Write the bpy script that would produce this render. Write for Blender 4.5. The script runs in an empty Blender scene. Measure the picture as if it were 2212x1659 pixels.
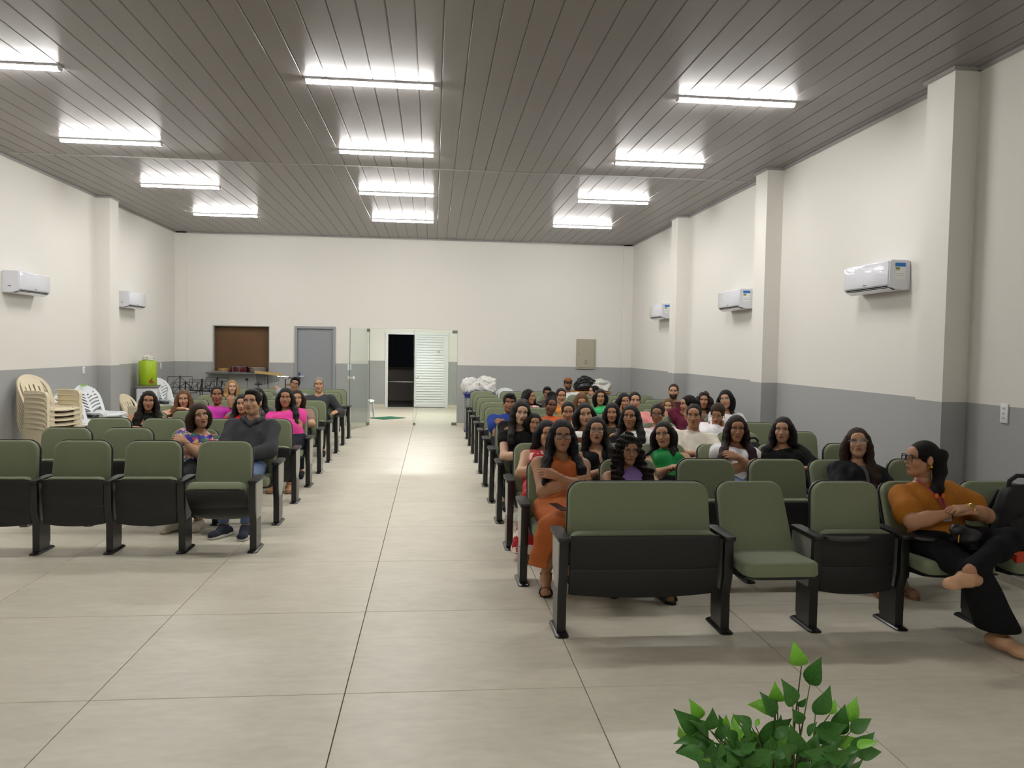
import bpy, math, random, numpy as np
from mathutils import Vector, Matrix
sc = bpy.context.scene
COL = sc.collection
PI = math.pi
R = math.radians
random.seed(7)
rng = np.random.default_rng(7)

# ---------------------------------------------------------------- camera
FPX, CAMH = 1690.0, 1.7134
YAW, PITCH, ROLL = 0.1008, -0.0452, 0.0166
_F = np.array([math.sin(YAW)*math.cos(PITCH), math.cos(YAW)*math.cos(PITCH), math.sin(PITCH)])
_R0 = np.array([math.cos(YAW), -math.sin(YAW), 0.0]); _U0 = np.cross(_R0, _F)
_R = math.cos(ROLL)*_R0 + math.sin(ROLL)*_U0
_U = -math.sin(ROLL)*_R0 + math.cos(ROLL)*_U0
cam = bpy.data.cameras.new('camera'); cam.sensor_fit = 'HORIZONTAL'; cam.sensor_width = 36.0
cam.lens = 36.0*FPX/2212.0; cam.clip_start = 0.05; cam.clip_end = 200
camo = bpy.data.objects.new('camera', cam); COL.objects.link(camo)
camo.matrix_world = Matrix(((_R[0], _U[0], -_F[0], 0), (_R[1], _U[1], -_F[1], 0), (_R[2], _U[2], -_F[2], CAMH), (0, 0, 0, 1)))
sc.camera = camo
def at(px, py, Y):
    """World point seen at photo pixel (px, py) on the plane y = Y."""
    d = _F + _R*(px-1106)/FPX + _U*(829.5-py)/FPX
    return np.array([0, 0, CAMH]) + d*(Y/d[1])

# ---------------------------------------------------------------- world, exposure
w = bpy.data.worlds.new('night'); sc.world = w; w.use_nodes = True
w.node_tree.nodes['Background'].inputs[0].default_value = (0.010, 0.012, 0.016, 1)
w.node_tree.nodes['Background'].inputs[1].default_value = 0.25
sc.view_settings.view_transform = 'Standard'; sc.view_settings.look = 'None'
sc.view_settings.gamma = 1.0; sc.view_settings.use_curve_mapping = False
sc.view_settings.exposure = 0.0
cy = sc.cycles
cy.max_bounces = 5; cy.diffuse_bounces = 3; cy.glossy_bounces = 2; cy.transmission_bounces = 3; cy.transparent_max_bounces = 8
cy.caustics_reflective = False; cy.caustics_refractive = False; cy.use_adaptive_sampling = True; cy.adaptive_threshold = .03
LAMP_POWER = 134.0        # emission of the hall's LED battens
VEST_POWER = 330.0        # emission of the lobby's LED batten

# ---------------------------------------------------------------- materials
def lin(c):
    return tuple(((v/255)/12.92 if v/255 <= .04045 else ((v/255+.055)/1.055)**2.4) for v in c) + (1.0,)
MATS = {}
def mat(name, rgb, rough=.6, metal=0.0, noise=None, bump=None, spec=.5, coat=0, sheen=0, emit=0, alpha=None, sss=0):
    """rgb in sRGB 0-255. noise=(scale, amount, stretch) varies the colour, bump=(scale, strength, stretch)."""
    if name in MATS: return MATS[name]
    m = bpy.data.materials.new(name); m.use_nodes = True
    nt = m.node_tree; b = nt.nodes['Principled BSDF']; L = nt.links.new
    c = lin(rgb)
    b.inputs['Base Color'].default_value = c; b.inputs['Roughness'].default_value = rough
    b.inputs['Metallic'].default_value = metal; b.inputs['Specular IOR Level'].default_value = spec
    b.inputs['Coat Weight'].default_value = coat; b.inputs['Sheen Weight'].default_value = sheen
    if sss: b.inputs['Subsurface Weight'].default_value = sss; b.inputs['Subsurface Radius'].default_value = (.012, .005, .003)
    if emit:
        b.inputs['Emission Color'].default_value = c; b.inputs['Emission Strength'].default_value = emit
    tc = nt.nodes.new('ShaderNodeTexCoord')
    def ntex(scale, stretch, detail=4):
        mp = nt.nodes.new('ShaderNodeMapping'); mp.inputs['Scale'].default_value = stretch or (1, 1, 1)
        L(tc.outputs['Object'], mp.inputs['Vector'])
        t = nt.nodes.new('ShaderNodeTexNoise'); t.inputs['Scale'].default_value = scale; t.inputs['Detail'].default_value = detail
        L(mp.outputs[0], t.inputs['Vector']); return t
    if noise:
        t = ntex(noise[0], noise[2] if len(noise) > 2 else None)
        mr = nt.nodes.new('ShaderNodeMapRange'); mr.inputs[1].default_value = .25; mr.inputs[2].default_value = .75
        mr.inputs[3].default_value = 1-noise[1]; mr.inputs[4].default_value = 1+noise[1]
        L(t.outputs[0], mr.inputs[0])
        mx = nt.nodes.new('ShaderNodeVectorMath'); mx.operation = 'SCALE'
        mx.inputs[0].default_value = c[:3]; L(mr.outputs[0], mx.inputs['Scale']); L(mx.outputs[0], b.inputs['Base Color'])
    if bump:
        t = ntex(bump[0], bump[2] if len(bump) > 2 else None, 2)
        bp = nt.nodes.new('ShaderNodeBump'); bp.inputs['Strength'].default_value = bump[1]; bp.inputs['Distance'].default_value = .01
        L(t.outputs[0], bp.inputs['Height']); L(bp.outputs[0], b.inputs['Normal'])
    if alpha is not None: b.inputs['Alpha'].default_value = alpha
    MATS[name] = m; return m
def pattern(name, kind, cols, scale=10.0, rough=.7, axis=2, width=.5):
    """Printed cloth: stripes along an axis, or coloured flower-like cells."""
    if name in MATS: return MATS[name]
    m = mat(name, cols[0], rough, bump=(60, .15)); nt = m.node_tree; L = nt.links.new; b = nt.nodes['Principled BSDF']
    tc = nt.nodes.new('ShaderNodeTexCoord')
    if kind == 'stripe':
        sp = nt.nodes.new('ShaderNodeSeparateXYZ'); L(tc.outputs['Object'], sp.inputs[0])
        f = nt.nodes.new('ShaderNodeMath'); f.operation = 'MULTIPLY'; f.inputs[1].default_value = scale; L(sp.outputs[axis], f.inputs[0])
        g = nt.nodes.new('ShaderNodeMath'); g.operation = 'FRACT'; L(f.outputs[0], g.inputs[0])
        q = nt.nodes.new('ShaderNodeMath'); q.operation = 'GREATER_THAN'; q.inputs[1].default_value = width; L(g.outputs[0], q.inputs[0])
        mx = nt.nodes.new('ShaderNodeMix'); mx.data_type = 'RGBA'; L(q.outputs[0], mx.inputs['Factor'])
        mx.inputs[6].default_value = lin(cols[0]); mx.inputs[7].default_value = lin(cols[1]); L(mx.outputs[2], b.inputs['Base Color'])
    else:
        n = nt.nodes.new('ShaderNodeTexNoise'); n.inputs['Scale'].default_value = scale*1.6; n.inputs['Detail'].default_value = 2
        L(tc.outputs['Object'], n.inputs['Vector'])
        ad = nt.nodes.new('ShaderNodeMixRGB'); ad.inputs[0].default_value = .12; L(tc.outputs['Object'], ad.inputs[1]); L(n.outputs['Color'], ad.inputs[2])
        v = nt.nodes.new('ShaderNodeTexVoronoi'); v.inputs['Scale'].default_value = scale; L(ad.outputs[0], v.inputs['Vector'])
        sp = nt.nodes.new('ShaderNodeSeparateColor'); L(v.outputs['Color'], sp.inputs[0])
        r1 = nt.nodes.new('ShaderNodeValToRGB'); r1.color_ramp.interpolation = 'CONSTANT'; L(sp.outputs[0], r1.inputs[0])
        fl = cols[1:]
        while len(r1.color_ramp.elements) < len(fl): r1.color_ramp.elements.new(.5)
        for i, c in enumerate(fl):
            r1.color_ramp.elements[i].position = i/len(fl); r1.color_ramp.elements[i].color = lin(c)
        th = nt.nodes.new('ShaderNodeMath'); th.operation = 'LESS_THAN'; th.inputs[1].default_value = width; L(v.outputs['Distance'], th.inputs[0])
        mx = nt.nodes.new('ShaderNodeMix'); mx.data_type = 'RGBA'; L(th.outputs[0], mx.inputs['Factor'])
        mx.inputs[6].default_value = lin(cols[0]); L(r1.outputs[0], mx.inputs[7]); L(mx.outputs[2], b.inputs['Base Color'])
    return m
def glass_mat(name, tint=(250, 253, 251), refl=.10):
    if name in MATS: return MATS[name]
    m = bpy.data.materials.new(name); m.use_nodes = True; nt = m.node_tree; nt.nodes.clear(); L = nt.links.new
    o = nt.nodes.new('ShaderNodeOutputMaterial'); mx = nt.nodes.new('ShaderNodeMixShader')
    t = nt.nodes.new('ShaderNodeBsdfTransparent'); t.inputs[0].default_value = lin(tint)
    g = nt.nodes.new('ShaderNodeBsdfGlossy'); g.inputs['Roughness'].default_value = .02; g.inputs[0].default_value = (1, 1, 1, 1)
    lw = nt.nodes.new('ShaderNodeLayerWeight'); lw.inputs[0].default_value = .5
    fr = nt.nodes.new('ShaderNodeMath'); fr.operation = 'POWER'; fr.inputs[1].default_value = 5; L(lw.outputs['Facing'], fr.inputs[0])
    ad = nt.nodes.new('ShaderNodeMath'); ad.operation = 'ADD'; ad.inputs[1].default_value = refl*.3; L(fr.outputs[0], ad.inputs[0])
    L(ad.outputs[0], mx.inputs[0]); L(t.outputs[0], mx.inputs[1]); L(g.outputs[0], mx.inputs[2]); L(mx.outputs[0], o.inputs[0])
    MATS[name] = m; return m

# ---------------------------------------------------------------- mesh collecting helpers
class MB:
    """Collects polygons; build() links them as ONE mesh object."""
    def __init__(s): s.v = []; s.f = []; s.mi = []; s.cur = 0
    def add(s, vs, fs):
        o = len(s.v); s.v += [tuple(map(float, p)) for p in vs]; s.f += [tuple(i+o for i in q) for q in fs]; s.mi += [s.cur]*len(fs); return s
    def box(s, x0, x1, y0, y1, z0, z1):
        v = [(x, y, z) for z in (z0, z1) for y in (y0, y1) for x in (x0, x1)]
        return s.add(v, [(0, 2, 3, 1), (4, 5, 7, 6), (0, 1, 5, 4), (2, 6, 7, 3), (0, 4, 6, 2), (1, 3, 7, 5)])
    def bbox(s, x0, x1, y0, y1, z0, z1, b=.01, n=2):
        """Box with rounded edges: stacked rounded rectangles along z."""
        rings = []
        b = min(b, (x1-x0)/2.01, (y1-y0)/2.01, (z1-z0)/2.01)
        def ring(ins, z):
            r = max(b-ins, .0005); pts = []
            for cx, cy, a0 in ((x1-ins-r, y1-ins-r, 0), (x0+ins+r, y1-ins-r, 90), (x0+ins+r, y0+ins+r, 180), (x1-ins-r, y0+ins+r, 270)):
                for k in range(n+1):
                    a = R(a0+90*k/n); pts.append((cx+r*math.cos(a), cy+r*math.sin(a), z))
            return pts
        for k in range(n+1):
            a = R(90*k/n); rings.append(ring(b*(1-math.sin(a)), z0+b*(1-math.cos(a))))
        for k in range(n, -1, -1):
            a = R(90*k/n); rings.append(ring(b*(1-math.sin(a)), z1-b*(1-math.cos(a))))
        return s.loft(rings, True, True)
    def loft(s, rings, cap0=False, cap1=False, closed=True):
        n = len(rings[0]); v = [p for r in rings for p in r]; f = []
        for i in range(len(rings)-1):
            for j in range(n if closed else n-1):
                k = (j+1) % n; f.append((i*n+j, i*n+k, (i+1)*n+k, (i+1)*n+j))
        if cap0: f.append(tuple(range(n-1, -1, -1)))
        if cap1: f.append(tuple(range((len(rings)-1)*n, len(rings)*n)))
        return s.add(v, f)
    def prism(s, poly, a, b, axis='x', bev=0.0):
        """Extrude a 2-D polygon (other two axes in order) from a to b along axis."""
        def P(p, t): return {'x': (t, p[0], p[1]), 'y': (p[0], t, p[1]), 'z': (p[0], p[1], t)}[axis]
        if bev:
            c = np.mean(poly, 0); ins = [tuple(np.array(p)+(c-np.array(p))/max(np.linalg.norm(c-np.array(p)), 1e-6)*bev) for p in poly]
            rings = [[P(p, a) for p in ins], [P(p, a+bev) for p in poly], [P(p, b-bev) for p in poly], [P(p, b) for p in ins]]
        else: rings = [[P(p, a) for p in poly], [P(p, b) for p in poly]]
        return s.loft(rings, True, True)
    def tube(s, pts, r, n=8, caps=True):
        pts = [np.array(p, float) for p in pts]; rr = r if hasattr(r, '__len__') else [r]*len(pts); rings = []; prev = None
        for i, p in enumerate(pts):
            t = pts[min(i+1, len(pts)-1)]-pts[max(i-1, 0)]; t = t/max(np.linalg.norm(t), 1e-9)
            if prev is None: a = np.cross(t, (0, 0, 1.)) if abs(t[2]) < .9 else np.cross(t, (1., 0, 0))
            else: a = prev-t*(prev@t)
            a = a/max(np.linalg.norm(a), 1e-9); prev = a; b = np.cross(t, a)
            rings.append([tuple(p+rr[i]*(math.cos(2*PI*k/n)*a+math.sin(2*PI*k/n)*b)) for k in range(n)])
        return s.loft(rings, caps, caps)
    def lathe(s, prof, c=(0, 0, 0), n=24, axis='z'):
        rings = []
        for r, h in prof:
            rings.append([{'z': (c[0]+r*math.cos(2*PI*k/n), c[1]+r*math.sin(2*PI*k/n), c[2]+h),
                           'y': (c[0]+r*math.cos(2*PI*k/n), c[1]+h, c[2]-r*math.sin(2*PI*k/n)),
                           'x': (c[0]+h, c[1]+r*math.cos(2*PI*k/n), c[2]+r*math.sin(2*PI*k/n))}[axis] for k in range(n)])
        return s.loft(rings, True, True)
    def xf(s, M, i0=0):
        M = Matrix(M); s.v[i0:] = [tuple(M @ Vector(p)) for p in s.v[i0:]]; return s
    def build(s, name, m=None, parent=None, smooth=False, loc=None):
        me = bpy.data.meshes.new(name); me.from_pydata(s.v, [], s.f)
        ms = m if isinstance(m, (list, tuple)) else [m]
        for q in ms: me.materials.append(q)
        if len(ms) > 1: me.polygons.foreach_set('material_index', s.mi)
        if smooth:
            me.polygons.foreach_set('use_smooth', [True]*len(me.polygons))
            if smooth != 2: me.set_sharp_from_angle(angle=R(40))
        me.validate(); me.update()
        return link(name, me, parent, loc)
def link(name, me, parent=None, loc=None):
    o = bpy.data.objects.new(name, me); COL.objects.link(o)
    if parent: o.parent = parent
    if loc is not None: o.location = loc
    return o
def tag(o, label=None, cat=None, group=None, kind=None):
    if label: o['label'] = label
    if cat: o['category'] = cat
    if group: o['group'] = group
    if kind: o['kind'] = kind
    return o
def thing(name, label, cat, loc=(0, 0, 0), rz=0.0, group=None):
    o = bpy.data.objects.new(name, None); COL.objects.link(o); o.empty_display_size = .1
    o.location = loc; o.rotation_euler = (0, 0, rz)
    return tag(o, label, cat, group)
def struct(name, mb, m, parent=None, label=None, smooth=False):
    o = mb.build(name, m, parent, smooth)
    if not parent: o['kind'] = 'structure'
    if label: o['label'] = label
    return o
def copy_tree(o, parent=None, skip=()):
    c = o.copy(); COL.objects.link(c)
    if parent: c.parent = parent
    for ch in o.children:
        if ch.name.split('.')[0] not in skip: copy_tree(ch, c, skip)
    return c
# ================================================================ the room
H, YB, YFR, XL, XR = 4.036, 17.03, -2.2, -5.38, 4.362
BAND = 1.335
def wall_mat(name, lower_z, up, lo):
    m = mat(name, up, .85, bump=(180, .05)); nt = m.node_tree; L = nt.links.new; b = nt.nodes['Principled BSDF']
    g = nt.nodes.new('ShaderNodeNewGeometry'); sp = nt.nodes.new('ShaderNodeSeparateXYZ'); L(g.outputs['Position'], sp.inputs[0])
    q = nt.nodes.new('ShaderNodeMath'); q.operation = 'GREATER_THAN'; q.inputs[1].default_value = lower_z; L(sp.outputs[2], q.inputs[0])
    mx = nt.nodes.new('ShaderNodeMix'); mx.data_type = 'RGBA'; L(q.outputs[0], mx.inputs['Factor'])
    mx.inputs[6].default_value = lin(lo); mx.inputs[7].default_value = lin(up); L(mx.outputs[2], b.inputs['Base Color'])
    return m
WALLM = wall_mat('painted plaster, white over grey', BAND, (230, 227, 220), (166, 167, 166))
VESTM = wall_mat('lobby plaster, white over grey', 1.31, (234, 234, 226), (168, 170, 168))
GREYP = mat('grey enamel', (150, 153, 156), .45)
# floor: screed + one tile each
T, TX, TY = 1.2, -.4151, 3.8459
fl = struct('floor', MB().box(XL-.02, XR+.02, YFR, 17.2, -.06, -.012), mat('grout', (46, 41, 34), .95), label='large matt beige porcelain floor tiles')
TILE = mat('beige porcelain', (214, 207, 189), .38, noise=(2.2, .06, (1, 2.2, 1)), bump=(30, .02), spec=.35)
def add_tile_variation(m):
    nt = m.node_tree; L = nt.links.new; b = nt.nodes['Principled BSDF']
    src = b.inputs['Base Color'].links[0].from_socket
    oi = nt.nodes.new('ShaderNodeObjectInfo'); mr = nt.nodes.new('ShaderNodeMapRange'); mr.inputs[3].default_value = .97; mr.inputs[4].default_value = 1.03
    L(oi.outputs['Random'], mr.inputs[0]); n2 = nt.nodes.new('ShaderNodeTexNoise'); n2.inputs['Scale'].default_value = 9; n2.inputs['Detail'].default_value = 8
    tc = nt.nodes.new('ShaderNodeTexCoord'); mp = nt.nodes.new('ShaderNodeMapping'); mp.inputs['Scale'].default_value = (1, 2.5, 1)
    ad = nt.nodes.new('ShaderNodeVectorMath'); ad.operation = 'ADD'; L(tc.outputs['Object'], mp.inputs[0]); L(mp.outputs[0], ad.inputs[0])
    sc_ = nt.nodes.new('ShaderNodeVectorMath'); sc_.operation = 'SCALE'; sc_.inputs[0].default_value = (13, 7, 3); L(oi.outputs['Random'], sc_.inputs['Scale'])
    L(sc_.outputs[0], ad.inputs[1]); L(ad.outputs[0], n2.inputs['Vector'])
    m2 = nt.nodes.new('ShaderNodeMapRange'); m2.inputs[1].default_value = .35; m2.inputs[2].default_value = .75; m2.inputs[3].default_value = .96; m2.inputs[4].default_value = 1.07
    L(n2.outputs[0], m2.inputs[0]); mu = nt.nodes.new('ShaderNodeMath'); mu.operation = 'MULTIPLY'; L(mr.outputs[0], mu.inputs[0]); L(m2.outputs[0], mu.inputs[1])
    v = nt.nodes.new('ShaderNodeVectorMath'); v.operation = 'SCALE'; L(src, v.inputs[0]); L(mu.outputs[0], v.inputs['Scale']); L(v.outputs[0], b.inputs['Base Color'])
add_tile_variation(TILE)
tile_cache = {}
def tiles(x0, x1, y0, y1, parent):
    i0, i1 = math.floor((x0-TX)/T), math.ceil((x1-TX)/T); j0, j1 = math.floor((y0-TY)/T), math.ceil((y1-TY)/T)
    for i in range(i0, i1):
        for j in range(j0, j1):
            a, b = max(TX+i*T, x0), min(TX+(i+1)*T, x1); c, d = max(TY+j*T, y0), min(TY+(j+1)*T, y1)
            if b-a < .02 or d-c < .02: continue
            key = (round(b-a, 3), round(d-c, 3))
            if key not in tile_cache:
                wx, wy = (b-a)/2-.0022, (d-c)/2-.0022
                o = MB().bbox(-wx, wx, -wy, wy, -.012, 0, .0015, 1).build('tile', TILE); tile_cache[key] = o.data
                o.parent = parent; o.location = ((a+b)/2, (c+d)/2, 0); continue
            link('tile', tile_cache[key], parent, ((a+b)/2, (c+d)/2, 0))
tiles(XL, XR, YFR, 17.2, fl)
# walls with openings in the back wall
wl = struct('wall_left', MB().box(XL-.15, XL, YFR, YB+.15, 0, H), WALLM)
wr = struct('wall_right', MB().box(XR, XR+.15, YFR, YB+.15, 0, H), WALLM)
struct('wall_front', MB().box(XL-.15, XR+.15, YFR-.15, YFR, 0, H), WALLM)
WX0, WX1, WZ0, WZ1 = -4.615, -3.457, 1.135, 2.105        # pass-through window
DX0, DX1, DZ = -2.931, -2.083, 2.117                      # grey door
GX0, GX1, GZ = -1.40, .528, 2.105                        # glass entrance
bw = MB()
def bwall(x0, x1, z0, z1): bw.box(x0, x1, YB, YB+.16, z0, z1)
bwall(XL, WX0, 0, H); bwall(WX0, WX1, 0, WZ0); bwall(WX0, WX1, WZ1, H); bwall(WX1, DX0, 0, H); bwall(DX0, DX1, DZ, H)
bwall(DX1, GX0, 0, H); bwall(GX0, GX1, GZ, H); bwall(GX1, XR, 0, H)
struct('wall_back', bw, WALLM)
pil = MB()
for y in (-1.1, 2.42, 6.0135, 9.5637, 13.1825):
    pil.box(XR-.212, XR, y, y+.355, 0, H)
struct('trim_1', pil, WALLM, label='plastered pilasters along the right wall')
pil = MB()
for y in (-1.1, 2.42, 6.0135, 9.5637, 13.1825): pil.box(XL, XL+.212, y, y+.355, 0, H)
struct('trim_2', pil, WALLM, label='plastered pilasters along the left wall')
struct('trim_3', MB().box(XL, -5.139, YB-.03, YB, 0, H).box(4.138, XR, YB-.03, YB, 0, H), WALLM, label='corner pilasters of the back wall')
# ceiling: substrate + every PVC board its own piece
PVC = mat('grey PVC lining', (148, 144, 143), .32, bump=(8, .05, (60, .3, 1)), spec=.12)
ce = struct('ceiling', MB().box(XL-.15, XR+.15, YFR-.15, YB+.15, H+.012, H+.06), mat('ceiling void', (60, 58, 56), .9), label='grey PVC board ceiling')
bd_cache = {}
JY = 10.38
for y0, y1 in ((YFR, JY-.02), (JY+.02, YB)):
    x = -1.153-.2*math.ceil((-1.153-XL)/.2)
    while x < XR:
        a, b = max(x, XL), min(x+.2, XR)
        if b-a > .01:
            k = (round(b-a, 3), y0)
            if k not in bd_cache:
                hw = (b-a)/2; hl = (y1-y0)/2
                mbp = MB().prism([(-hw+.0015, .012), (-hw+.0015, .0045), (-hw+.005, 0), (hw-.009, 0), (hw-.006, .0045), (hw-.0015, .0045), (hw-.0015, .012)], -hl, hl, 'y')
                o = mbp.build('ceiling_board', PVC); bd_cache[k] = o.data; o.parent = ce
            else: o = link('ceiling_board', bd_cache[k], ce)
            o.location = ((a+b)/2, (y0+y1)/2, H)
        x += .2
PVC2 = mat('grey PVC trim', (160, 157, 155), .3)
struct('trim_4', MB().prism([(JY-.024, H+.01), (JY-.024, H-.004), (JY-.012, H-.007), (JY+.012, H-.007), (JY+.024, H-.004), (JY+.024, H+.01)], XL, XR, 'x'), PVC2, label='joint profile across the ceiling boards')
cv = MB()
cv.box(XL, XL+.03, YFR, YB, H-.028, H-.001); cv.box(XR-.03, XR, YFR, YB, H-.028, H-.001); cv.box(XL, XR, YB-.03, YB, H-.028, H-.001)
for y in (-1.1, 2.42, 6.0135, 9.5637, 13.1825):
    cv.box(XR-.24, XR, y-.028, y+.383, H-.028, H-.0015); cv.box(XL, XL+.24, y-.028, y+.383, H-.028, H-.0015)
struct('trim_5', cv, PVC2, label='grey cornice strip where ceiling meets walls')
# skirting in the lobby and hall (tile upstand)
sk = MB(); sk.box(XL, XL+.012, YFR, YB, 0, .07); sk.box(XR-.012, XR, YFR, YB, 0, .07)
struct('baseboard_side', sk, TILE)
sk = MB()
for a, b in ((XL, DX0-.06), (DX1+.06, GX0), (GX1, XR)): sk.box(a, b, YB-.012, YB, 0, .07)
struct('baseboard_back', sk, TILE)
# ---- lobby behind the glass entrance
VX0, VX1, VY0, VY1, VH = -2.9, 2.2, YB+.16, 22.34, 2.9
vf = struct('floor_lobby', MB().box(VX0, VX1, 17.2, VY1+.15, -.06, -.012), mat('grout', (0, 0, 0)), label='beige tiled lobby floor')
tiles(VX0, VX1, 17.2, VY1+.12, vf)
struct('wall_lobby_left', MB().box(VX0-.1, VX0, VY0, VY1, 0, VH), VESTM); struct('wall_lobby_right', MB().box(VX1, VX1+.1, VY0, VY1, 0, VH), VESTM)
OX0, OX1, OZ = -1.30, .38, 2.06
struct('wall_lobby_back', MB().box(VX0, OX0, VY1, VY1+.12, 0, VH).box(OX1, VX1, VY1, VY1+.12, 0, VH).box(OX0, OX1, VY1, VY1+.12, OZ, VH), VESTM)
struct('ceiling_lobby', MB().box(VX0-.1, VX1+.1, VY0, VY1+.12, VH, VH+.05), mat('white soffit', (225, 225, 220), .8))
struct('baseboard_lobby', MB().box(VX0, OX0-.06, VY1-.012, VY1, 0, .08).box(OX1+.06, VX1, VY1-.012, VY1, 0, .08), TILE)
# ---- yard outside the sliding door
struct('ground_yard', MB().box(-6, 6, VY1+.12, 34, -.12, -.06), mat('yard concrete', (95, 90, 84), .95, noise=(6, .2)), label='dark concrete yard outside')
YWM = mat('yard render', (138, 128, 122), .9)
struct('wall_yard', MB().box(-6, 6, 26.0, 26.15, -.06, 1.05), YWM, label='low rendered wall in the dark yard')
GR = mat('black iron', (30, 30, 32), .5, .3)
gt = thing('iron_grille', 'dark iron bar grille on the low yard wall outside', 'grille', (0, 26.08, 1.05))
mbg = MB().box(-.008, .008, -.008, .008, 0, 1.6); first = None
for k in range(40):
    x = -3+.1*k
    if first is None: first = mbg.build('bar', GR, gt, loc=(x, 0, 0))
    else: link('bar', first.data, gt, (x, 0, 0))
for z in (.02, .4, .8, 1.2, 1.58): MB().box(-3.02, .92, -.006, .006, -.012, .012).build('rail', GR, gt, loc=(0, 0, z))
hr = thing('handrail', 'thin pale metal handrail seen through the open sliding door', 'handrail', (-1, 23.6, 0))
STEEL = mat('brushed steel', (190, 190, 188), .3, 1.0)
MB().tube([(-1.6, 0, .66), (1.6, 0, .66)], .018).build('rail', STEEL, hr, True)
for x in (-1.5, 1.5): MB().tube([(x, 0, -.06), (x, 0, .66)], .016).build('post', STEEL, hr, True)
# ---- white sliding louvre door and frame
WALU = mat('white aluminium', (228, 231, 232), .35)
fr = MB(); fr.box(OX0-.05, OX0+.03, VY1-.03, VY1+.13, 0, OZ).box(OX1-.03, OX1+.05, VY1-.03, VY1+.13, 0, OZ).box(OX0-.05, OX1+.05, VY1-.05, VY1+.13, OZ, OZ+.06)
d2 = tag(thing('door_2', 'white aluminium louvre sliding door standing half open', None), kind='structure'); d2.location = (0, 0, 0)
fr.build('door_frame', WALU, d2)
lx0, lx1 = -.53, .36
df = MB(); df.box(lx0, lx0+.06, VY1-.02, VY1+.02, .02, OZ).box(lx1-.06, lx1, VY1-.02, VY1+.02, .02, OZ).box(lx0+.06, lx1-.06, VY1-.02, VY1+.02, .02, .09).box(lx0+.06, lx1-.06, VY1-.02, VY1+.02, OZ-.06, OZ)
df.build('leaf_frame', WALU, d2)
ls = None; ns = 26; pitch_ = (OZ-.06-.09)/ns
for k in range(ns):
    z = .09+pitch_*(k+.5)
    if ls is None:
        ls = MB().prism([(-.022, -pitch_*.5+.002), (-.012, -pitch_*.5+.002), (.012, pitch_*.5-.012), (.012, pitch_*.5-.004), (-.002, pitch_*.5-.006)], lx0+.06, lx1-.06, 'x').build('slat', WALU, d2, loc=(0, VY1, z))
    else: link('slat', ls.data, d2, (0, VY1, z))
MB().box(.07, .2, VY1-.034, VY1-.032, 1.52, 1.6).build('notice', mat('notice paper', (240, 240, 238), .7), d2)
MB().box(.1, .19, VY1-.036, VY1-.0345, 1.575, 1.592).build('notice_print', mat('print black', (40, 40, 42), .6), d2)
MB().box(lx0+.05, lx1-.05, VY1+.013, VY1+.018, .08, OZ-.05).build('backing', mat('louvre backing grey', (150, 153, 155), .6), d2)
yl = thing('yard_fill_lamp', 'round bulkhead lamp outside above the sliding door', 'lamp', (-.5, VY1+.12, 2.4))  # unseen lamp added to lift the dark yard beyond the door
MB().lathe([(.11, 0), (.11, .03), (.09, .04), (.001, .04)], n=20, axis='y').build('lamp_base', WALU, yl, True)
YLED = bpy.data.materials.new('lit yard fill lamp glass'); YLED.use_nodes = True; _y = YLED.node_tree.nodes['Principled BSDF']; _y.inputs['Emission Color'].default_value = (1, .95, .88, 1); _y.inputs['Emission Strength'].default_value = 26
MB().lathe([(.085, .042), (.07, .07), (.03, .085), (.001, .087)], n=20, axis='y').build('lamp_glass', YLED, yl, True)
# ---- pass-through window with brown board and sill
w1 = tag(thing('window_1', 'pass-through window closed with a brown hardboard panel', None), kind='structure')
ALUG = mat('grey aluminium', (170, 172, 170), .4, .6)
fm = MB(); fm.box(WX0, WX0+.03, YB-.012, YB+.1, WZ0, WZ1).box(WX0+.03, WX1, YB-.012, YB+.1, WZ1-.018, WZ1).box(WX1-.012, WX1, YB-.006, YB+.1, WZ0, WZ1-.018)
fm.build('window_frame', ALUG, w1)
MB().box(WX0+.03, WX1-.012, YB+.12, YB+.14, WZ0, WZ1-.018).build('panel', mat('brown hardboard', (96, 66, 34), .6, noise=(2.5, .12)), w1)
sl = MB().prism([(WX0-.08, WZ0-.045), (WX1+.3, WZ0-.06), (WX1+.3, WZ0-.025), (WX0-.08, WZ0-.01)], YB-.16, YB+.1, 'y')
MB().bbox(WX0-.08, WX1+.06, YB-.28, YB+.12, WZ0-.045, WZ0-.012, .006, 1).build('window_sill', mat('grey granite', (105, 106, 104), .3, noise=(60, .2)), w1)
# ---- grey door
d1 = tag(thing('door_1', 'plain grey painted door with blue lever plate', None), kind='structure')
fm = MB(); fm.box(DX0, DX0+.05, YB-.03, YB+.1, 0, DZ).box(DX1-.05, DX1, YB-.03, YB+.1, 0, DZ).box(DX0+.05, DX1-.05, YB-.03, YB+.1, DZ-.05, DZ)
fm.build('door_frame', GREYP, d1)
MB().box(DX0+.05, DX1-.05, YB+.02, YB+.06, .005, DZ-.05).build('leaf', mat('grey door leaf', (142, 146, 150), .5), d1)
h = MB().bbox(DX0+.075, DX0+.115, YB+.008, YB+.02, .9, 1.13, .004, 1).build('handle_plate', mat('blue handle plate', (52, 70, 128), .4), d1)
MB().tube([(DX0+.095, YB+.012, 1.05), (DX0+.095, YB-.04, 1.05), (DX0+.2, YB-.045, 1.05)], .009).build('lever', STEEL, h, True)
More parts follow.
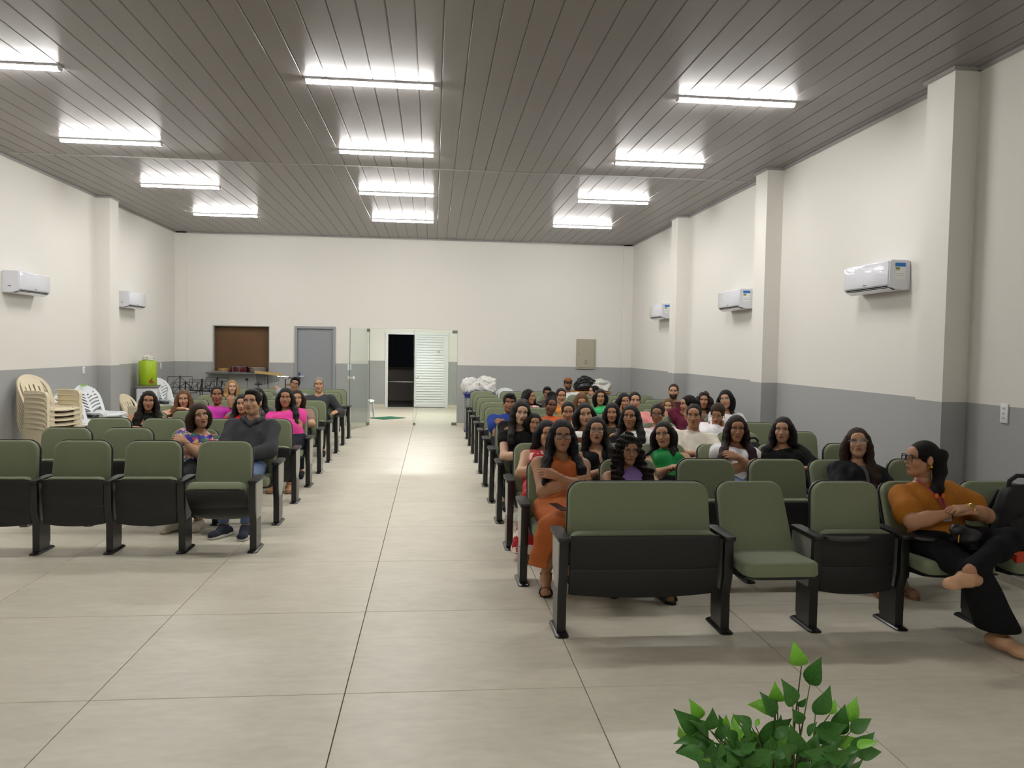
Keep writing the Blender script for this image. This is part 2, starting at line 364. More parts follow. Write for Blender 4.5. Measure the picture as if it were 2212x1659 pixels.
# ---- glass entrance: two leaves
GLASS = glass_mat('clear glass'); GEDGE = mat('glass edge', (70, 104, 92), .15)
FIT = mat('patch fitting metal', (130, 130, 124), .35, .7); KNOB = mat('cream knob', (232, 228, 214), .3)
def glass_leaf(name, label, x, y, ang, flip):
    d = tag(thing(name, label, None, (x, y, 0), ang), kind='structure'); s = -1 if flip else 1; W = .94
    MB().box(min(0, s*W), max(0, s*W), -.005, .005, .012, 2.085).build('pane', GLASS, d)
    MB().box(min(s*W, s*(W+.004)), max(s*W, s*(W+.004)), -.005, .005, .012, 2.085).box(min(0, -s*.003), max(0, -s*.003), -.005, .005, .012, 2.085).build('pane_edge', GEDGE, d)
    for z in (.012, 2.02):
        MB().bbox(min(.0, s*.11), max(.0, s*.11), -.014, .014, z, z+.065, .006, 1).build('hinge_fitting', FIT, d)
    MB().bbox(min(s*(W-.05), s*W), max(s*(W-.05), s*W), -.012, .012, .012, .06, .004, 1).build('lock', FIT, d)
    for q in (-1, 1):
        MB().lathe([(.012, 0), (.012, q*.03), (.034, q*.042), (.036, q*.055), (.026, q*.066), (0.002, q*.07)], (s*(W-.07), q*.005, 1.06), 16, 'y').build('knob', KNOB, d, True)
    return d
glass_leaf('door_3', 'open clear glass door leaf with cream knob', GX0+.03, YB+.08, R(-110), False)
glass_leaf('door_4', 'closed clear glass door leaf with cream knob', GX1-.01, YB+.08, 0, True)
# ---- LED battens
LEDM = bpy.data.materials.new('lit opal diffuser'); LEDM.use_nodes = True
_b = LEDM.node_tree.nodes['Principled BSDF']; _b.inputs['Base Color'].default_value = (.9, .9, .9, 1)
_b.inputs['Emission Color'].default_value = (1.0, .985, .955, 1); _b.inputs['Emission Strength'].default_value = LAMP_POWER
VLED = LEDM.copy(); VLED.node_tree.nodes['Principled BSDF'].inputs['Emission Strength'].default_value = VEST_POWER
FILL_LED = LEDM.copy(); FILL_LED.node_tree.nodes['Principled BSDF'].inputs['Emission Strength'].default_value = LAMP_POWER*.95
LBASE = mat('lamp body white', (205, 205, 205), .4)
lamp0 = thing('ceiling_lamp', '', 'lamp', (0, 0, 0))
MB().box(-.56, .56, -.040, .040, -.022, 0).build('lamp_base', LBASE, lamp0)
pr = [(-.037, -.022)] + [(-.037*math.cos(PI*k/6), -.024-.024*math.sin(PI*k/6)) for k in range(7)] + [(.037, -.022)]
MB().prism(pr, -.548, .548, 'x').build('diffuser', LEDM, lamp0)
for s in (-1, 1): MB().prism(pr, min(s*.548, s*.562), max(s*.548, s*.562), 'x').build('end_cap', LBASE, lamp0)
first = True
for ci, (x, cn) in enumerate(((-3.72, 'left'), (-.58, 'middle'), (2.745, 'right'))):
    for ri, y in enumerate((7.07, 9.55, 12.05, 14.56, -.41)):
        o = lamp0 if first else copy_tree(lamp0); first = False
        o.location = (x, y, H+.003)
        if y < 0:  # unseen row added behind the camera as weak frontal fill
            for ch in o.children:
                if ch.name.startswith('diffuser'): ch.data = ch.data.copy(); ch.data.materials[0] = FILL_LED
        tag(o, 'lit white LED batten in the %s column, %s from the back wall' % (cn, ('fourth', 'third', 'second', 'first', 'farthest')[ri]), 'lamp', 'LED battens on the ceiling')
vl = thing('ceiling_lamp', 'lit LED batten on the lobby ceiling behind the glass entrance', 'lamp', (-.4, 19.6, VH))
MB().box(-.56, .56, -.034, .034, -.018, 0).build('lamp_base', LBASE, vl)
MB().prism(pr, -.548, .548, 'x').build('diffuser', VLED, vl)
# ---- wall fittings
PLAS = mat('white plastic', (232, 233, 236), .4)
def socket(label, loc, rz, w=.075, h=.12):
    t = thing('wall_socket', label, 'socket', loc, rz)
    MB().bbox(-w/2, w/2, -.012, 0, -h/2, h/2, .005, 2).build('cover_plate', PLAS, t, True)
    for z in (-h*.25, 0, h*.25): MB().box(-w*.2, w*.2, -.0135, -.011, z-h*.06, z+h*.06).build('socket_module', mat('socket grey', (190, 190, 192), .5), t)
socket('white socket plate on the left wall above the white chairs', (XL, 12.69, 1.267), R(90))
socket('white socket plate on the left wall beyond the green water bottle', (XL, 16.14, 1.258), R(90))
socket('white socket plate on the right wall behind the backpack', (XR, 5.568, 1.28), R(-90), .08, .15)
socket('white switch plate on the back wall beside the glass door', (-1.783, YB, 1.259), 0, .08, .13)
ep = thing('electrical_panel', 'beige metal electrical panel box on the back wall', 'panel', (3.345, YB, 1.62))
BEI = mat('beige enamel', (172, 168, 148), .5)
MB().bbox(-.215, .215, -.035, 0, -.33, .33, .006, 1).build('box', BEI, ep)
dp = MB().bbox(-.185, .185, -.05, -.034, -.3, .3, .005, 1).build('door', BEI, ep)
MB().lathe([(.012, 0), (.012, -.01), (.001, -.011)], (-.15, -.05, 0), 12, 'y').build('lock', FIT, dp)
for k in range(3): MB().box(-.03, .03, -.052, -.05, .05-.03*k-.2, .062-.03*k-.2).build('vent_slot', mat('slot dark', (110, 106, 92), .6), dp)
# ---- split air conditioners
ACM = mat('glossy white plastic', (222, 224, 232), .16, coat=.5); ACW = mat('air conditioner film', (224, 226, 234), .14, bump=(14, .35, (1, .6, 1.6)), coat=.6)
SLOT = mat('dark slot', (22, 22, 24), .7)
def aircon(label, x, yc, side, wrap, sticker):
    t = thing('air_conditioner', label, 'air conditioner', (x, yc, 2.315), R(90) if side < 0 else R(-90), 'wall split air conditioners')
    W = .40; prof = [(0, 0), (0, .262), (-.02, .275), (-.185, .275), (-.2, .262), (-.205, .05), (-.19, .022), (-.13, .004), (-.05, 0)]
    MB().prism([(p[0], p[1]) for p in prof], -W, W, 'x', .006).build('casing', ACM, t, True)
    MB().bbox(-W+.012, W-.012, -.212, -.2, .045, .262, .005, 2).build('front_panel', ACW if wrap else ACM, t, True)
    MB().prism([(-.2, .036), (-.186, .018), (-.128, .000), (-.13, .008), (-.18, .026)], -W+.04, W-.04, 'x').build('outlet', SLOT, t)
    MB().prism([(-.188, .010), (-.13, -.012), (-.128, -.008), (-.186, .014)], -W+.03, W-.03, 'x').build('flap', ACM, t)
    MB().box(-.03, .03, -.2135, -.2118, .06, .07).build('logo', mat('logo grey', (120, 122, 126), .5), t)
    sx = W if side > 0 else -W
    if sticker:
        s_ = -1
        st = MB().box(sx*1.0-.0015, sx+.0015, -.15, -.05, .10, .245).build('energy_label', mat('label white', (236, 238, 238), .6), t)
        MB().box(sx-.0025, sx+.0025, -.15, -.05, .21, .245).build('label_band', mat('label blue', (38, 120, 200), .6), st)
        MB().box(sx-.0025, sx+.0025, -.145, -.105, .185, .203).build('label_bar', mat('label green', (120, 140, 60), .6), st)
        MB().box(sx-.0025, sx+.0025, -.145, -.11, .175, .183).build('label_bar', mat('label yellow', (205, 170, 60), .6), st)
        MB().box(sx-.0025, sx+.0025, -.14, -.06, .145, .148).build('label_print', mat('label print', (150, 150, 152), .6), st)
        MB().box(sx-.0025, sx+.0025, -.14, -.06, .125, .128).build('label_print', mat('label print', (0, 0, 0)), st)
    else:
        MB().box(sx-.0015, sx+.0015, -.11, -.07, .075, .087).build('badge', mat('badge grey', (120, 122, 126), .5), t)
    return t
aircon('film-wrapped white split air conditioner nearest on the right wall', XR, 7.24, 1, True, True)
aircon('white split air conditioner, middle of three on right wall', XR, 10.79, 1, True, True)
aircon('white split air conditioner farthest along the right wall', XR, 14.45, 1, False, True)
aircon('white split air conditioner on left wall above the stacked beige chairs', XL, 10.82, -1, False, False)
aircon('white split air conditioner on left wall past the pilaster', XL, 14.38, -1, False, False)
# ================================================================ auditorium chairs
FAB = mat('sage green upholstery', (127, 135, 107), .9, noise=(140, .06), bump=(420, .25), sheen=.25, spec=.2)
BLK = mat('black moulded plastic', (26, 26, 27), .42, bump=(300, .06))
BLKM = mat('black painted steel', (20, 20, 21), .28, spec=.6)
PANL = mat('grey laminate side panel', (150, 150, 143), .3, noise=(30, .06))
def rrect(w0, w1, h, r0, r1, n=5):
    """Outline: bottom width w0, top width w1, height h, corner radii bottom r0 / top r1."""
    pts = []
    for cx, cz, r, a0 in ((w1/2-r1, h-r1, r1, 0), (-w1/2+r1, h-r1, r1, 90), (-w0/2+r0, r0, r0, 180), (w0/2-r0, r0, r0, 270)):
        for k in range(n+1): a = R(a0+90*k/n); pts.append((cx+r*math.cos(a), cz+r*math.sin(a)))
    return pts
def pillow(out, t, crown=.012, edge=.02):
    """Upholstered slab: outline in (u, v), thickness t along +w, soft edge and crowned face. Returns rings of (u, v, w)."""
    c = np.mean(out, 0); o = np.array(out); rings = []
    def sc(ins, wv):
        d = o-c; L = np.linalg.norm(d, axis=1, keepdims=True); return [(p[0], p[1], wv) for p in (c+d*(1-ins/L))]
    rings.append(sc(.004, 0)); rings.append(sc(0, .006))
    for k in range(1, 5):
        a = R(90*k/4); rings.append(sc(edge*(1-math.cos(a)), t-edge+edge*math.sin(a)))
    for f in (.25, .55, .85):
        rings.append([(c[0]+(p[0]-c[0])*(1-f), c[1]+(p[1]-c[1])*(1-f), t+crown*(1-(1-f)**2)) for p in sc(edge, t)])
    return rings
def place(mb, O, ex, ey, ez):
    M = Matrix(((ex[0], ey[0], ez[0], O[0]), (ex[1], ey[1], ez[1], O[1]), (ex[2], ey[2], ez[2], O[2]), (0, 0, 0, 1))); return mb.xf(M)
def slab(rings): return MB().loft(rings, True, True)
CH = {}
def chair_meshes(width, state):
    """Meshes of one chair: backrest, back_shell, seat, seat_pan (local: x across, y = 0 at foot tip, z up)."""
    key = (width, state)
    if key in CH: return CH[key]
    bw = width-.112; out = {}
    rec = {'up': 8, 'down': 25, 'half': 14}[state]; by, bz = {'up': (.215, .38), 'down': (.25, .385), 'half': (.225, .38)}[state]
    ca, sa = math.cos(R(rec)), math.sin(R(rec)); ex, ey, ez = (1, 0, 0), (0, sa, ca), (0, -ca, sa)
    o = place(slab(pillow(rrect(bw+.016, bw-.012, .515, .045, .085, 6), .055, .008, .024)), (0, by, bz), ex, ey, ez).build('backrest', FAB, None, True)
    out['backrest'] = o.data; bpy.data.objects.remove(o)
    sh = rrect(bw+.026, bw+.004, .53, .05, .09, 6)
    mbx = MB(); c = np.mean(sh, 0)
    rings = [[(p[0], p[1]-.008, .012) for p in sh], [(p[0], p[1]-.008, -.006) for p in sh]]
    rings.append([(c[0]+(p[0]-c[0])*.93, c[1]+(p[1]-c[1])*.95-.008, -.026) for p in sh]); rings.append([(c[0]+(p[0]-c[0])*.6, c[1]+(p[1]-c[1])*.7-.008, -.034) for p in sh])
    mbx.loft(rings, True, True); o = place(mbx, (0, by, bz), ex, ey, ez).build('back_shell', BLK, None, True); out['back_shell'] = o.data; bpy.data.objects.remove(o)
    ang = {'up': 86, 'down': 2, 'half': 48}[state]; O = {'up': (0, .062, .235), 'down': (0, .255, .345), 'half': (0, .19, .245)}[state]
    ca, sa = math.cos(R(ang)), math.sin(R(ang)); ey, ez = (0, -ca, sa), (0, sa, ca)
    D = .385 if state == 'down' else .375
    cush = [(p[0], p[1]+.0) for p in rrect(bw-.01, bw+.018, D, .04, .06, 5)]
    rg = pillow(cush, .075, .006, .03)
    rg = [[(p[0], p[1], p[2]+.04-.010*max(0, (p[1]/D-.7)/.3)**1.5*(1 if i < 2 else .25)) for p in r] for i, r in enumerate(rg)]
    o = place(slab(rg), O, ex, ey, ez).build('seat', FAB, None, True); out['seat'] = o.data; bpy.data.objects.remove(o)
    pw = bw+.016
    prof = [(0, .05), (.0, .012), (.03, 0), (.15, -.006), (.16, -.002), (.17, -.006), (.25, 0), (D-.04, .004), (D-.012, .012), (D-.012, .03), (.1, .05)]
    n = 9; rings = []
    for k in range(n):
        x = -pw/2+pw*k/(n-1); e = abs(2*k/(n-1)-1); q = .012*e**4
        rings.append([(x, p[0]+(.02*(1-e**2) if p[0] == 0 else 0)*(-1), p[1]+(q if p[1] < .03 else 0)) for p in prof])
    o = place(MB().loft(rings, True, True), O, ex, ey, ez).build('seat_pan', BLK, None, True); out['seat_pan'] = o.data; bpy.data.objects.remove(o)
    CH[key] = out; return out
# shared upright with armrest and base plate
_pan = [(.075, .20), (.225, .20), (.235, .27), (.325, .36), (.335, .575), (.03, .575), (.035, .36), (.06, .26)]
_rib = [(.055, .012), (.085, .012), (.085, .25), (.06, .36), (.055, .575), (.015, .575), (.018, .36), (.055, .24)]
_leg = [(.07, .012), (.235, .012), (.235, .05), (.245, .06), (.245, .26), (.07, .26)]
def _mk(name, mb, m, sm=True):
    o = mb.build(name, m, None, sm); d = o.data; bpy.data.objects.remove(o); return d
UP = {'side_panel': _mk('side_panel', MB().prism(_pan, -.019, .019, 'x', .003), PANL),
      'front_rib': _mk('front_rib', MB().prism(_rib, -.027, .027, 'x', .004), BLKM),
      'leg': _mk('leg', MB().prism(_leg, -.024, .024, 'x', .004), BLKM)}
_ar = rrect(.072, .08, .35, .02, .03, 3)
_arm = MB(); c_ = np.mean(_ar, 0)
_arm.loft([[(c_[0]+(p[0]-c_[0])*s1, c_[1]+(p[1]-c_[1])*(1-(1-s1)*.35), z) for p in _ar] for s1, z in ((.8, 0), (.97, .006), (1, .016), (.99, .024), (.93, .03))], True, True)
UP['armrest'] = _mk('armrest', _arm, BLK)
_fp = rrect(.084, .084, .305, .03, .036, 4); _f = MB(); c_ = np.mean(_fp, 0)
_f.loft([[(c_[0]+(p[0]-c_[0])*s1, c_[1]+(p[1]-c_[1])*s2, z) for p in _fp] for s1, s2, z in ((1, 1, 0), (1, 1, .006), (.8, .95, .013), (.5, .85, .016))], True, True)
UP['base_plate'] = _mk('base_plate', _f, BLKM)
def upright(parent, x):
    s = link('side_panel', UP['side_panel'], parent, (x, 0, 0))
    link('front_rib', UP['front_rib'], s); link('leg', UP['leg'], parent, (x, 0, 0))
    link('armrest', UP['armrest'], parent, (x, -.012, .572)); link('base_plate', UP['base_plate'], parent, (x, 0, 0))
ORD = ['first', 'second', 'third', 'fourth', 'fifth', 'sixth', 'seventh', 'eighth', 'ninth', 'tenth', 'last']
def chair(x0, x1, y, state, label, left, right, group):
    wdt = round(x1-x0, 3); xc = (x0+x1)/2
    t = thing('auditorium_chair', label, 'chair', (xc, y, 0), 0, group)
    ms = chair_meshes(wdt, state)
    for nm in ('backrest', 'back_shell', 'seat', 'seat_pan'): link(nm, ms[nm], t)
    if left: upright(t, x0-xc)
    if right: upright(t, x1-xc)
    return t
PIT = .566
RX = lambda j, i: .672-.002*j+PIT*i
RY = lambda j: 4.51+1.011*j
LXs = lambda j, i: -1.462-.011*j-PIT*i
LY = lambda j: 6.52+1.0125*j
OCC_R = {(0, 4), (1, 0), (1, 1), (1, 4), (2, 0), (2, 1), (2, 2), (2, 3), (2, 4), (3, 0), (3, 1), (3, 2), (3, 3), (4, 0), (4, 1), (4, 2), (4, 3), (4, 4), (5, 0), (5, 1), (5, 3), (5, 4), (5, 5),
         (6, 2), (6, 3), (6, 4), (6, 5), (7, 1), (7, 2), (7, 3), (7, 5), (9, 2), (10, 3), (10, 4), (0, 2), (0, 5), (3, 4)}
OCC_L = {(1, 0), (1, 1), (3, 0), (3, 1), (3, 3), (4, 0), (4, 1), (4, 2), (4, 3), (6, 0), (7, 1), (7, 3)}
GRPR, GRPL = 'auditorium chairs of the right block', 'auditorium chairs of the left block'
x_ = [.783, 1.796, 2.36, 2.925, 3.493, 4.06]
chair(x_[0], x_[1], RY(0), 'up', 'extra-wide green double auditorium seat, folded up, front row by the aisle', True, True, GRPR)
chair(x_[1], x_[2], RY(0), 'down', 'empty green auditorium chair with its seat lowered in the front row', False, True, GRPR)
chair(x_[2], x_[3], RY(0), 'up', 'folded green auditorium chair with writing tablet, front row of right block', False, True, GRPR)
chair(x_[3], x_[4], RY(0), 'down', 'green auditorium chair under the woman in the mustard top', False, True, GRPR)
chair(x_[4], x_[5], RY(0), 'down', 'green auditorium chair holding the black backpack, front row', False, True, GRPR)
for j in range(1, 11):
    for i in range(6):
        st = 'down' if (j, i) in OCC_R else 'up'
        chair(RX(j, i), RX(j, i+1), RY(j), st, 'green auditorium chair, seat %s, %s row of right block, %s from aisle' % ('lowered' if st == 'down' else 'folded up', ORD[j], ORD[i] if i < 5 else 'sixth'), i == 0, True, GRPR)
for j in range(9):
    for i in range(4):
        st = 'down' if (j, i) in OCC_L else 'up'
        if j == 0 and i == 0: st = 'half'
        chair(LXs(j, i+1), LXs(j, i), LY(j), st, 'green auditorium chair, seat %s, %s row of left block, %s from aisle' % ({'down': 'lowered', 'up': 'folded up', 'half': 'half folded'}[st], ORD[j] if j < 8 else 'last', ORD[i]), i == 3, True, GRPL)
# writing tablets on two front-row armrests
TABM = mat('dark grey tablet laminate', (62, 60, 60), .35)
def tablet(label, x, y):
    t = thing('writing_tablet', label, 'tablet arm', (x, y, .60))
    o = rrect(.30, .24, .21, .09, .08, 6)
    MB().prism([(p[0]+.19, p[1]-.02) for p in o], -.022, -.006, 'z').build('board', TABM, t, True)
    MB().tube([(0, .1, -.03), (.06, .1, -.034), (.1, .08, -.024)], .012).build('hinge_arm', BLKM, t, True)
tablet('swing-out writing tablet in front of the folded front-row chair', 2.36, RY(0)-.015)
tablet('swing-out writing tablet in front of the woman in mustard', 2.925, RY(0)-.03)
# ================================================================ things around the hall
BEIGE = mat('cream polypropylene', (226, 214, 186), .4, spec=.4); WPL = mat('white polypropylene', (226, 230, 232), .35, spec=.5)
def mono_meshes(m, arms):
    """Monobloc plastic chair facing -y, origin on the floor under the seat centre."""
    P = {}
    def keep(n, mb, sm=True): o = mb.build(n, m, None, sm); P.setdefault(n, []).append(o.data); bpy.data.objects.remove(o)
    def seat():
        rings = []
        for k in range(9):
            y = .22-.46*k/8; w = .19+.035*min(1, k/5); z = .425-.012*math.sin(PI*k/8)-(.03 if k == 8 else 0)
            rings.append([(-w, y, z+.012), (-w*.6, y, z-.004), (0, y, z-.008), (w*.6, y, z-.004), (w, y, z+.012), (w, y, z-.012), (0, y, z-.024), (-w, y, z-.012)])
        return MB().loft(rings, True, True)
    keep('seat', seat())
    def leg(sx, sy, top):
        x, y = sx*.20, sy*.20-.01; bx, by = sx*.235, sy*.24-.01
        q = lambda X, Y, z, a: [(X-sx*a, Y, z), (X, Y, z), (X, Y-sy*a, z), (X-sx*.012, Y-sy*a, z), (X-sx*.012, Y-sy*.012, z), (X-sx*a, Y-sy*.012, z)]
        return MB().loft([q(bx, by, 0, .045), q(x+sx*.02, y+sy*.02, .3, .06), q(x+sx*.012, y+sy*.01, top, .075)], True, True)
    for sx in (-1, 1):
        keep('leg', leg(sx, 1, .42)); keep('leg', leg(sx, -1, .42))
    # back: arch band, upper panel, slats
    by = lambda z: .205+.20*((z-.40)/.42)
    def bx(t): return .225*(math.sin(PI*t)**.5 if False else 1)
    arch = []
    for k in range(25):
        a = PI*k/24; x = .235*math.cos(a); z = .60+.225*math.sin(a)**.8
        arch.append((x, z))
    arch = [(.222, .42), (.23, .5)]+arch+[(-.23, .5), (-.222, .42)]
    rings = []
    for i, (x, z) in enumerate(arch):
        p = np.array([x, z]); q = np.array(arch[min(i+1, len(arch)-1)])-np.array(arch[max(i-1, 0)]); q = q/np.linalg.norm(q); nrm = np.array([-q[1], q[0]])
        i_ = p+nrm*.042; y = by(z)-.03*(abs(x)/.235)**2; yi = by(i_[1])-.03*(abs(i_[0])/.235)**2
        rings.append([(p[0], y+.008, p[1]), (p[0], y-.012, p[1]), (i_[0], yi-.006, i_[1]), (i_[0], yi+.006, i_[1])])
    keep('back_frame', MB().loft(rings, True, True))
    pn = []
    for k in range(7):
        x = -.14+.28*k/6; zt = .60+.2*math.sin(math.acos(max(-1, min(1, x/.235))))**.8; zb = .70-.06*(x/.14)**2
        pn.append([(x, by(zt)-.004-.03*(x/.235)**2, zt), (x, by(zb)-.004-.03*(x/.235)**2, zb), (x, by(zb)+.006-.03*(x/.235)**2, zb), (x, by(zt)+.006-.03*(x/.235)**2, zt)])
    keep('top_panel', MB().loft(pn, True, True))
    if arms:
        for k in range(5):
            x = -.13+.065*k
            keep('slat', MB().loft([[(x-.022, by(z)-.004-.03*(x/.235)**2, z), (x+.022, by(z)-.004-.03*(x/.235)**2, z), (x+.022, by(z)+.005, z), (x-.022, by(z)+.005, z)] for z in (.43, .55, .72)], True, True))
    else:
        keep('slat', MB().loft([[(-.02, by(z)-.005, z), (.02, by(z)-.005, z), (.02, by(z)+.006, z), (-.02, by(z)+.006, z)] for z in (.42, .55, .72)], True, True))
        for k in range(6):
            z0 = .44+.048*k
            for s in (-1, 1):
                keep('slat', MB().loft([[(s*x, by(z0+dz)-.004-.03*(x/.235)**2, z0+dz), (s*x, by(z0+dz+.026)-.004-.03*(x/.235)**2, z0+dz+.026), (s*x, by(z0+dz+.026)+.005-.03*(x/.235)**2, z0+dz+.026), (s*x, by(z0+dz)+.005-.03*(x/.235)**2, z0+dz)] for x, dz in ((.015, 0), (.11, .04), (.20, .06))], True, True))
    if arms:
        for s in (-1, 1):
            path = [(.232, .17, .625, .03), (.25, .05, .628, .03), (.255, -.12, .628, .03), (.255, -.2, .615, .03), (.25, -.235, .56, .03), (.235, -.225, .42, .03)]
            rings = [[(s*(x-w), y, z+.006), (s*(x+.012), y, z+.006), (s*(x+.016), y, z-.022), (s*(x+.004), y, z-.022), (s*(x), y, z-.004), (s*(x-w), y, z-.006)] for x, y, z, w in path]
            keep('arm', MB().loft(rings, True, True))
            keep('arm_panel', MB().loft([[(s*.248, y, .60), (s*.254, y, .60), (s*.238, y, .43), (s*.232, y, .43)] for y in (.16, 0, -.2)], True, True))
    return P
MONO = {'beige': mono_meshes(BEIGE, True), 'white': mono_meshes(WPL, False), 'whitearm': mono_meshes(WPL, True)}
def mono(kind, label, loc, rz, group):
    t = thing('plastic_chair', label, 'chair', loc, rz, group)
    for n, ds in MONO[kind].items():
        for d in ds: link(n, d, t)
    return t
for k in range(8):
    mono('beige', 'cream plastic armchair, %s from the bottom of the tall stack by left wall' % ORD[k] if k < 7 else 'topmost cream plastic armchair of the tall stack by left wall', (-4.9, 10.62, .064*k), R(66), 'stacked cream armchairs')
for k in range(4): mono('white', 'white plastic chair, %s of the white stack below the wall socket' % (('lowest', 'second', 'third', 'top')[k]), (-4.98, 12.4, .075*k), R(66), 'stacked white chairs by the socket')
for k in range(3): mono('white', 'white plastic chair, %s of the low stack behind the cream armchairs' % (('bottom', 'middle', 'top')[k]), (-4.98, 11.72, .075*k), R(62), 'low stack of white chairs')
mono('beige', 'single cream plastic armchair standing in front of the water cooler', (-4.93, 14.0, 0), R(80), None)
for k in range(4): mono('white', 'white plastic chair, %s of the stack beside the water cooler' % (('lowest', 'second', 'third', 'top')[k]), (-4.9, 15.3, .075*k), R(62), 'stacked white chairs beside the cooler')
mono('whitearm', 'white plastic armchair behind the last row near the white sacks', (1.52, 16.05, .06), R(0), None)
mono('white', 'white plastic chair partly hidden beyond the glass entrance', (-1.68, 18.98, 0), R(80), None)
# ---- price labels on the top white chair
st = MB().box(-.03, .05, -.001, .001, -.012, .014).build('paper_label', mat('green paper', (130, 190, 70), .7)); st.location = (-5.31, 12.5, 1.04); st.rotation_euler = (R(-25), 0, R(42))
tag(st, 'small green paper label stuck on the top white chair', 'label')
# ---- water cooler with green covered bottle
t = thing('water_cooler', 'white water cooler cabinet with grey top against the left wall', 'water cooler', (-5.13, 14.72, 0), R(12))
MB().bbox(-.17, .17, -.17, .17, .02, .9, .02, 3).build('cabinet', mat('cooler white', (222, 224, 228), .35), t, True)
MB().bbox(-.185, .185, -.185, .185, .9, .94, .012, 2).build('top_tray', mat('cooler grey', (120, 114, 108), .5), t, True)
MB().box(-.06, .06, -.174, -.169, .70, .735).build('handle_slot', SLOT, t)
for x in (-.05, .05): MB().lathe([(.014, 0), (.014, -.05), (.002, -.052)], (x, -.17, .82), 12, 'y').build('tap', mat('tap blue', (70, 90, 160), .4), t, True)
g = thing('bottle_cover', 'lime green fabric cover over a water bottle on the cooler', 'bottle cover', (-5.13, 14.72, .94), R(12))
GRN = mat('lime green vinyl', (158, 190, 22), .4, bump=(20, .12))
MB().lathe([(.14, 0), (.152, .01), (.15, .2), (.152, .43), (.14, .445), (.03, .45)], (0, 0, 0), 32).build('cover', GRN, g, 2)
MB().prism([(-.005, 0), (.10, .0), (.10, .02), (.06, .05), (.085, .10), (.05, .07), (.02, .035), (-.005, .03)], -.158, -.149, 'y').build('printed_motif', mat('motif brown', (150, 70, 30), .6), g, loc=(.02, .012, .05))
# ---- plastic bags (crumpled)
def crumple(label, name, loc, size, m, seed, cat='bag', amp=.16, tie=False, freq=7):
    r_ = np.random.default_rng(seed); nu, nv = 72, 44; vs, fs = [], []
    K = r_.normal(size=(14, 3))*freq; ph = r_.uniform(0, 6.28, 14)
    for j in range(nv+1):
        th = PI*j/nv
        for i in range(nu):
            a = 2*PI*i/nu; d = np.array([math.sin(th)*math.cos(a), math.sin(th)*math.sin(a), math.cos(th)])
            w_ = np.abs(np.sin(K@d*.55+ph)); q = 1+amp*(w_.mean()-.64)*2.2+amp*.35*abs(math.sin(K[0]@d+ph[0]))
            p = np.sign(d)*np.abs(d)**.75*np.array(size)*q
            if p[2] < -size[2]*.8: p[2] = -size[2]*.8
            vs.append(p+np.array([0, 0, size[2]*.8]))
    for j in range(nv):
        for i in range(nu): fs.append((j*nu+i, (j+1)*nu+i, (j+1)*nu+(i+1) % nu, j*nu+(i+1) % nu))
    t = thing(name, label, cat, loc)
    MB().add(vs, fs).build('sack', m, t, 2)
    if tie:
        MB().lathe([(.02, 0), (.016, .02), (.05, .06), (.07, .10), (.02, .09)], (0, 0, size[2]*1.72), 14).build('knot', m, t, True)
    return t
WBAG = mat('white plastic film', (226, 224, 220), .35, bump=(9, .5)); BBAG = mat('black plastic film', (20, 21, 25), .25, bump=(9, .5)); CBAG = mat('translucent film', (216, 216, 208), .3, bump=(9, .5))
def desk(label, x0, x1, y0, y1, z, top, edge):
    t = thing('school_desk', label, 'desk', ((x0+x1)/2, (y0+y1)/2, 0)); a, b = (x1-x0)/2, (y1-y0)/2
    MB().bbox(-a, a, -b, b, z-.03, z, .008, 2).build('desktop', top, t, True); MB().bbox(-a+.03, a-.03, -b+.03, b-.03, z-.10, z-.03, .01, 1).build('tray', edge, t)
    for sx in (-1, 1):
        MB().tube([(sx*(a-.05), -b+.06, .02), (sx*(a-.05), -b+.1, z-.04)], .016).build('leg', mat('desk steel', (150, 152, 154), .4, .5), t, True)
        MB().tube([(sx*(a-.05), b-.06, .02), (sx*(a-.05), b-.1, z-.04)], .016).build('leg', mat('desk steel', (0, 0, 0)), t, True)
        MB().bbox(sx*(a-.05)-.025, sx*(a-.05)+.025, -b+.0, b, 0, .035, .01, 1).build('foot', edge, t)
BLUE = mat('blue plastic', (46, 50, 130), .4)
desk('grey school desk with blue edges behind the last row', .62, 1.28, 15.85, 16.35, .79, BLUE, BLUE)
crumple('white plastic sack on the left of the blue-edged desk', 'plastic_sack', (.78, 16.1, .79), (.18, .17, .16), WBAG, 3, amp=.42, freq=5)
crumple('white plastic sack on the right of the blue-edged desk', 'plastic_sack', (1.09, 16.12, .79), (.19, .18, .175), WBAG, 8, amp=.42, freq=5)
desk('school desk with orange-brown top under the black bag', 2.95, 3.75, 16.15, 16.75, .84, mat('orange wood', (176, 118, 56), .5), mat('desk grey', (130, 130, 128), .5))
crumple('black plastic bag on the orange-brown desk by the back wall', 'plastic_bag', (3.22, 16.4, .84), (.2, .19, .15), BBAG, 11, amp=.45, freq=5)
crumple('pale translucent plastic bag beside the black bag', 'plastic_bag', (3.52, 16.38, .84), (.22, .18, .125), CBAG, 13, amp=.5, freq=5)
crumple('clear plastic bag lying on top of the green bottle cover', 'plastic_bag', (-5.13, 14.72, 1.39), (.085, .07, .045), CBAG, 15, amp=.5, freq=6)
bt = thing('spray_bottle', 'small white bottle standing on the white chairs beside the cooler', 'bottle', (-4.93, 15.2, .655))
MB().lathe([(.04, 0), (.042, .01), (.042, .12), (.018, .17), (.016, .19)], (0, 0, 0), 16).build('body', WPL, bt, True)
MB().lathe([(.02, .19), (.02, .22), (.008, .225), (.008, .25)], (0, 0, 0), 12).build('cap', WPL, bt, True)
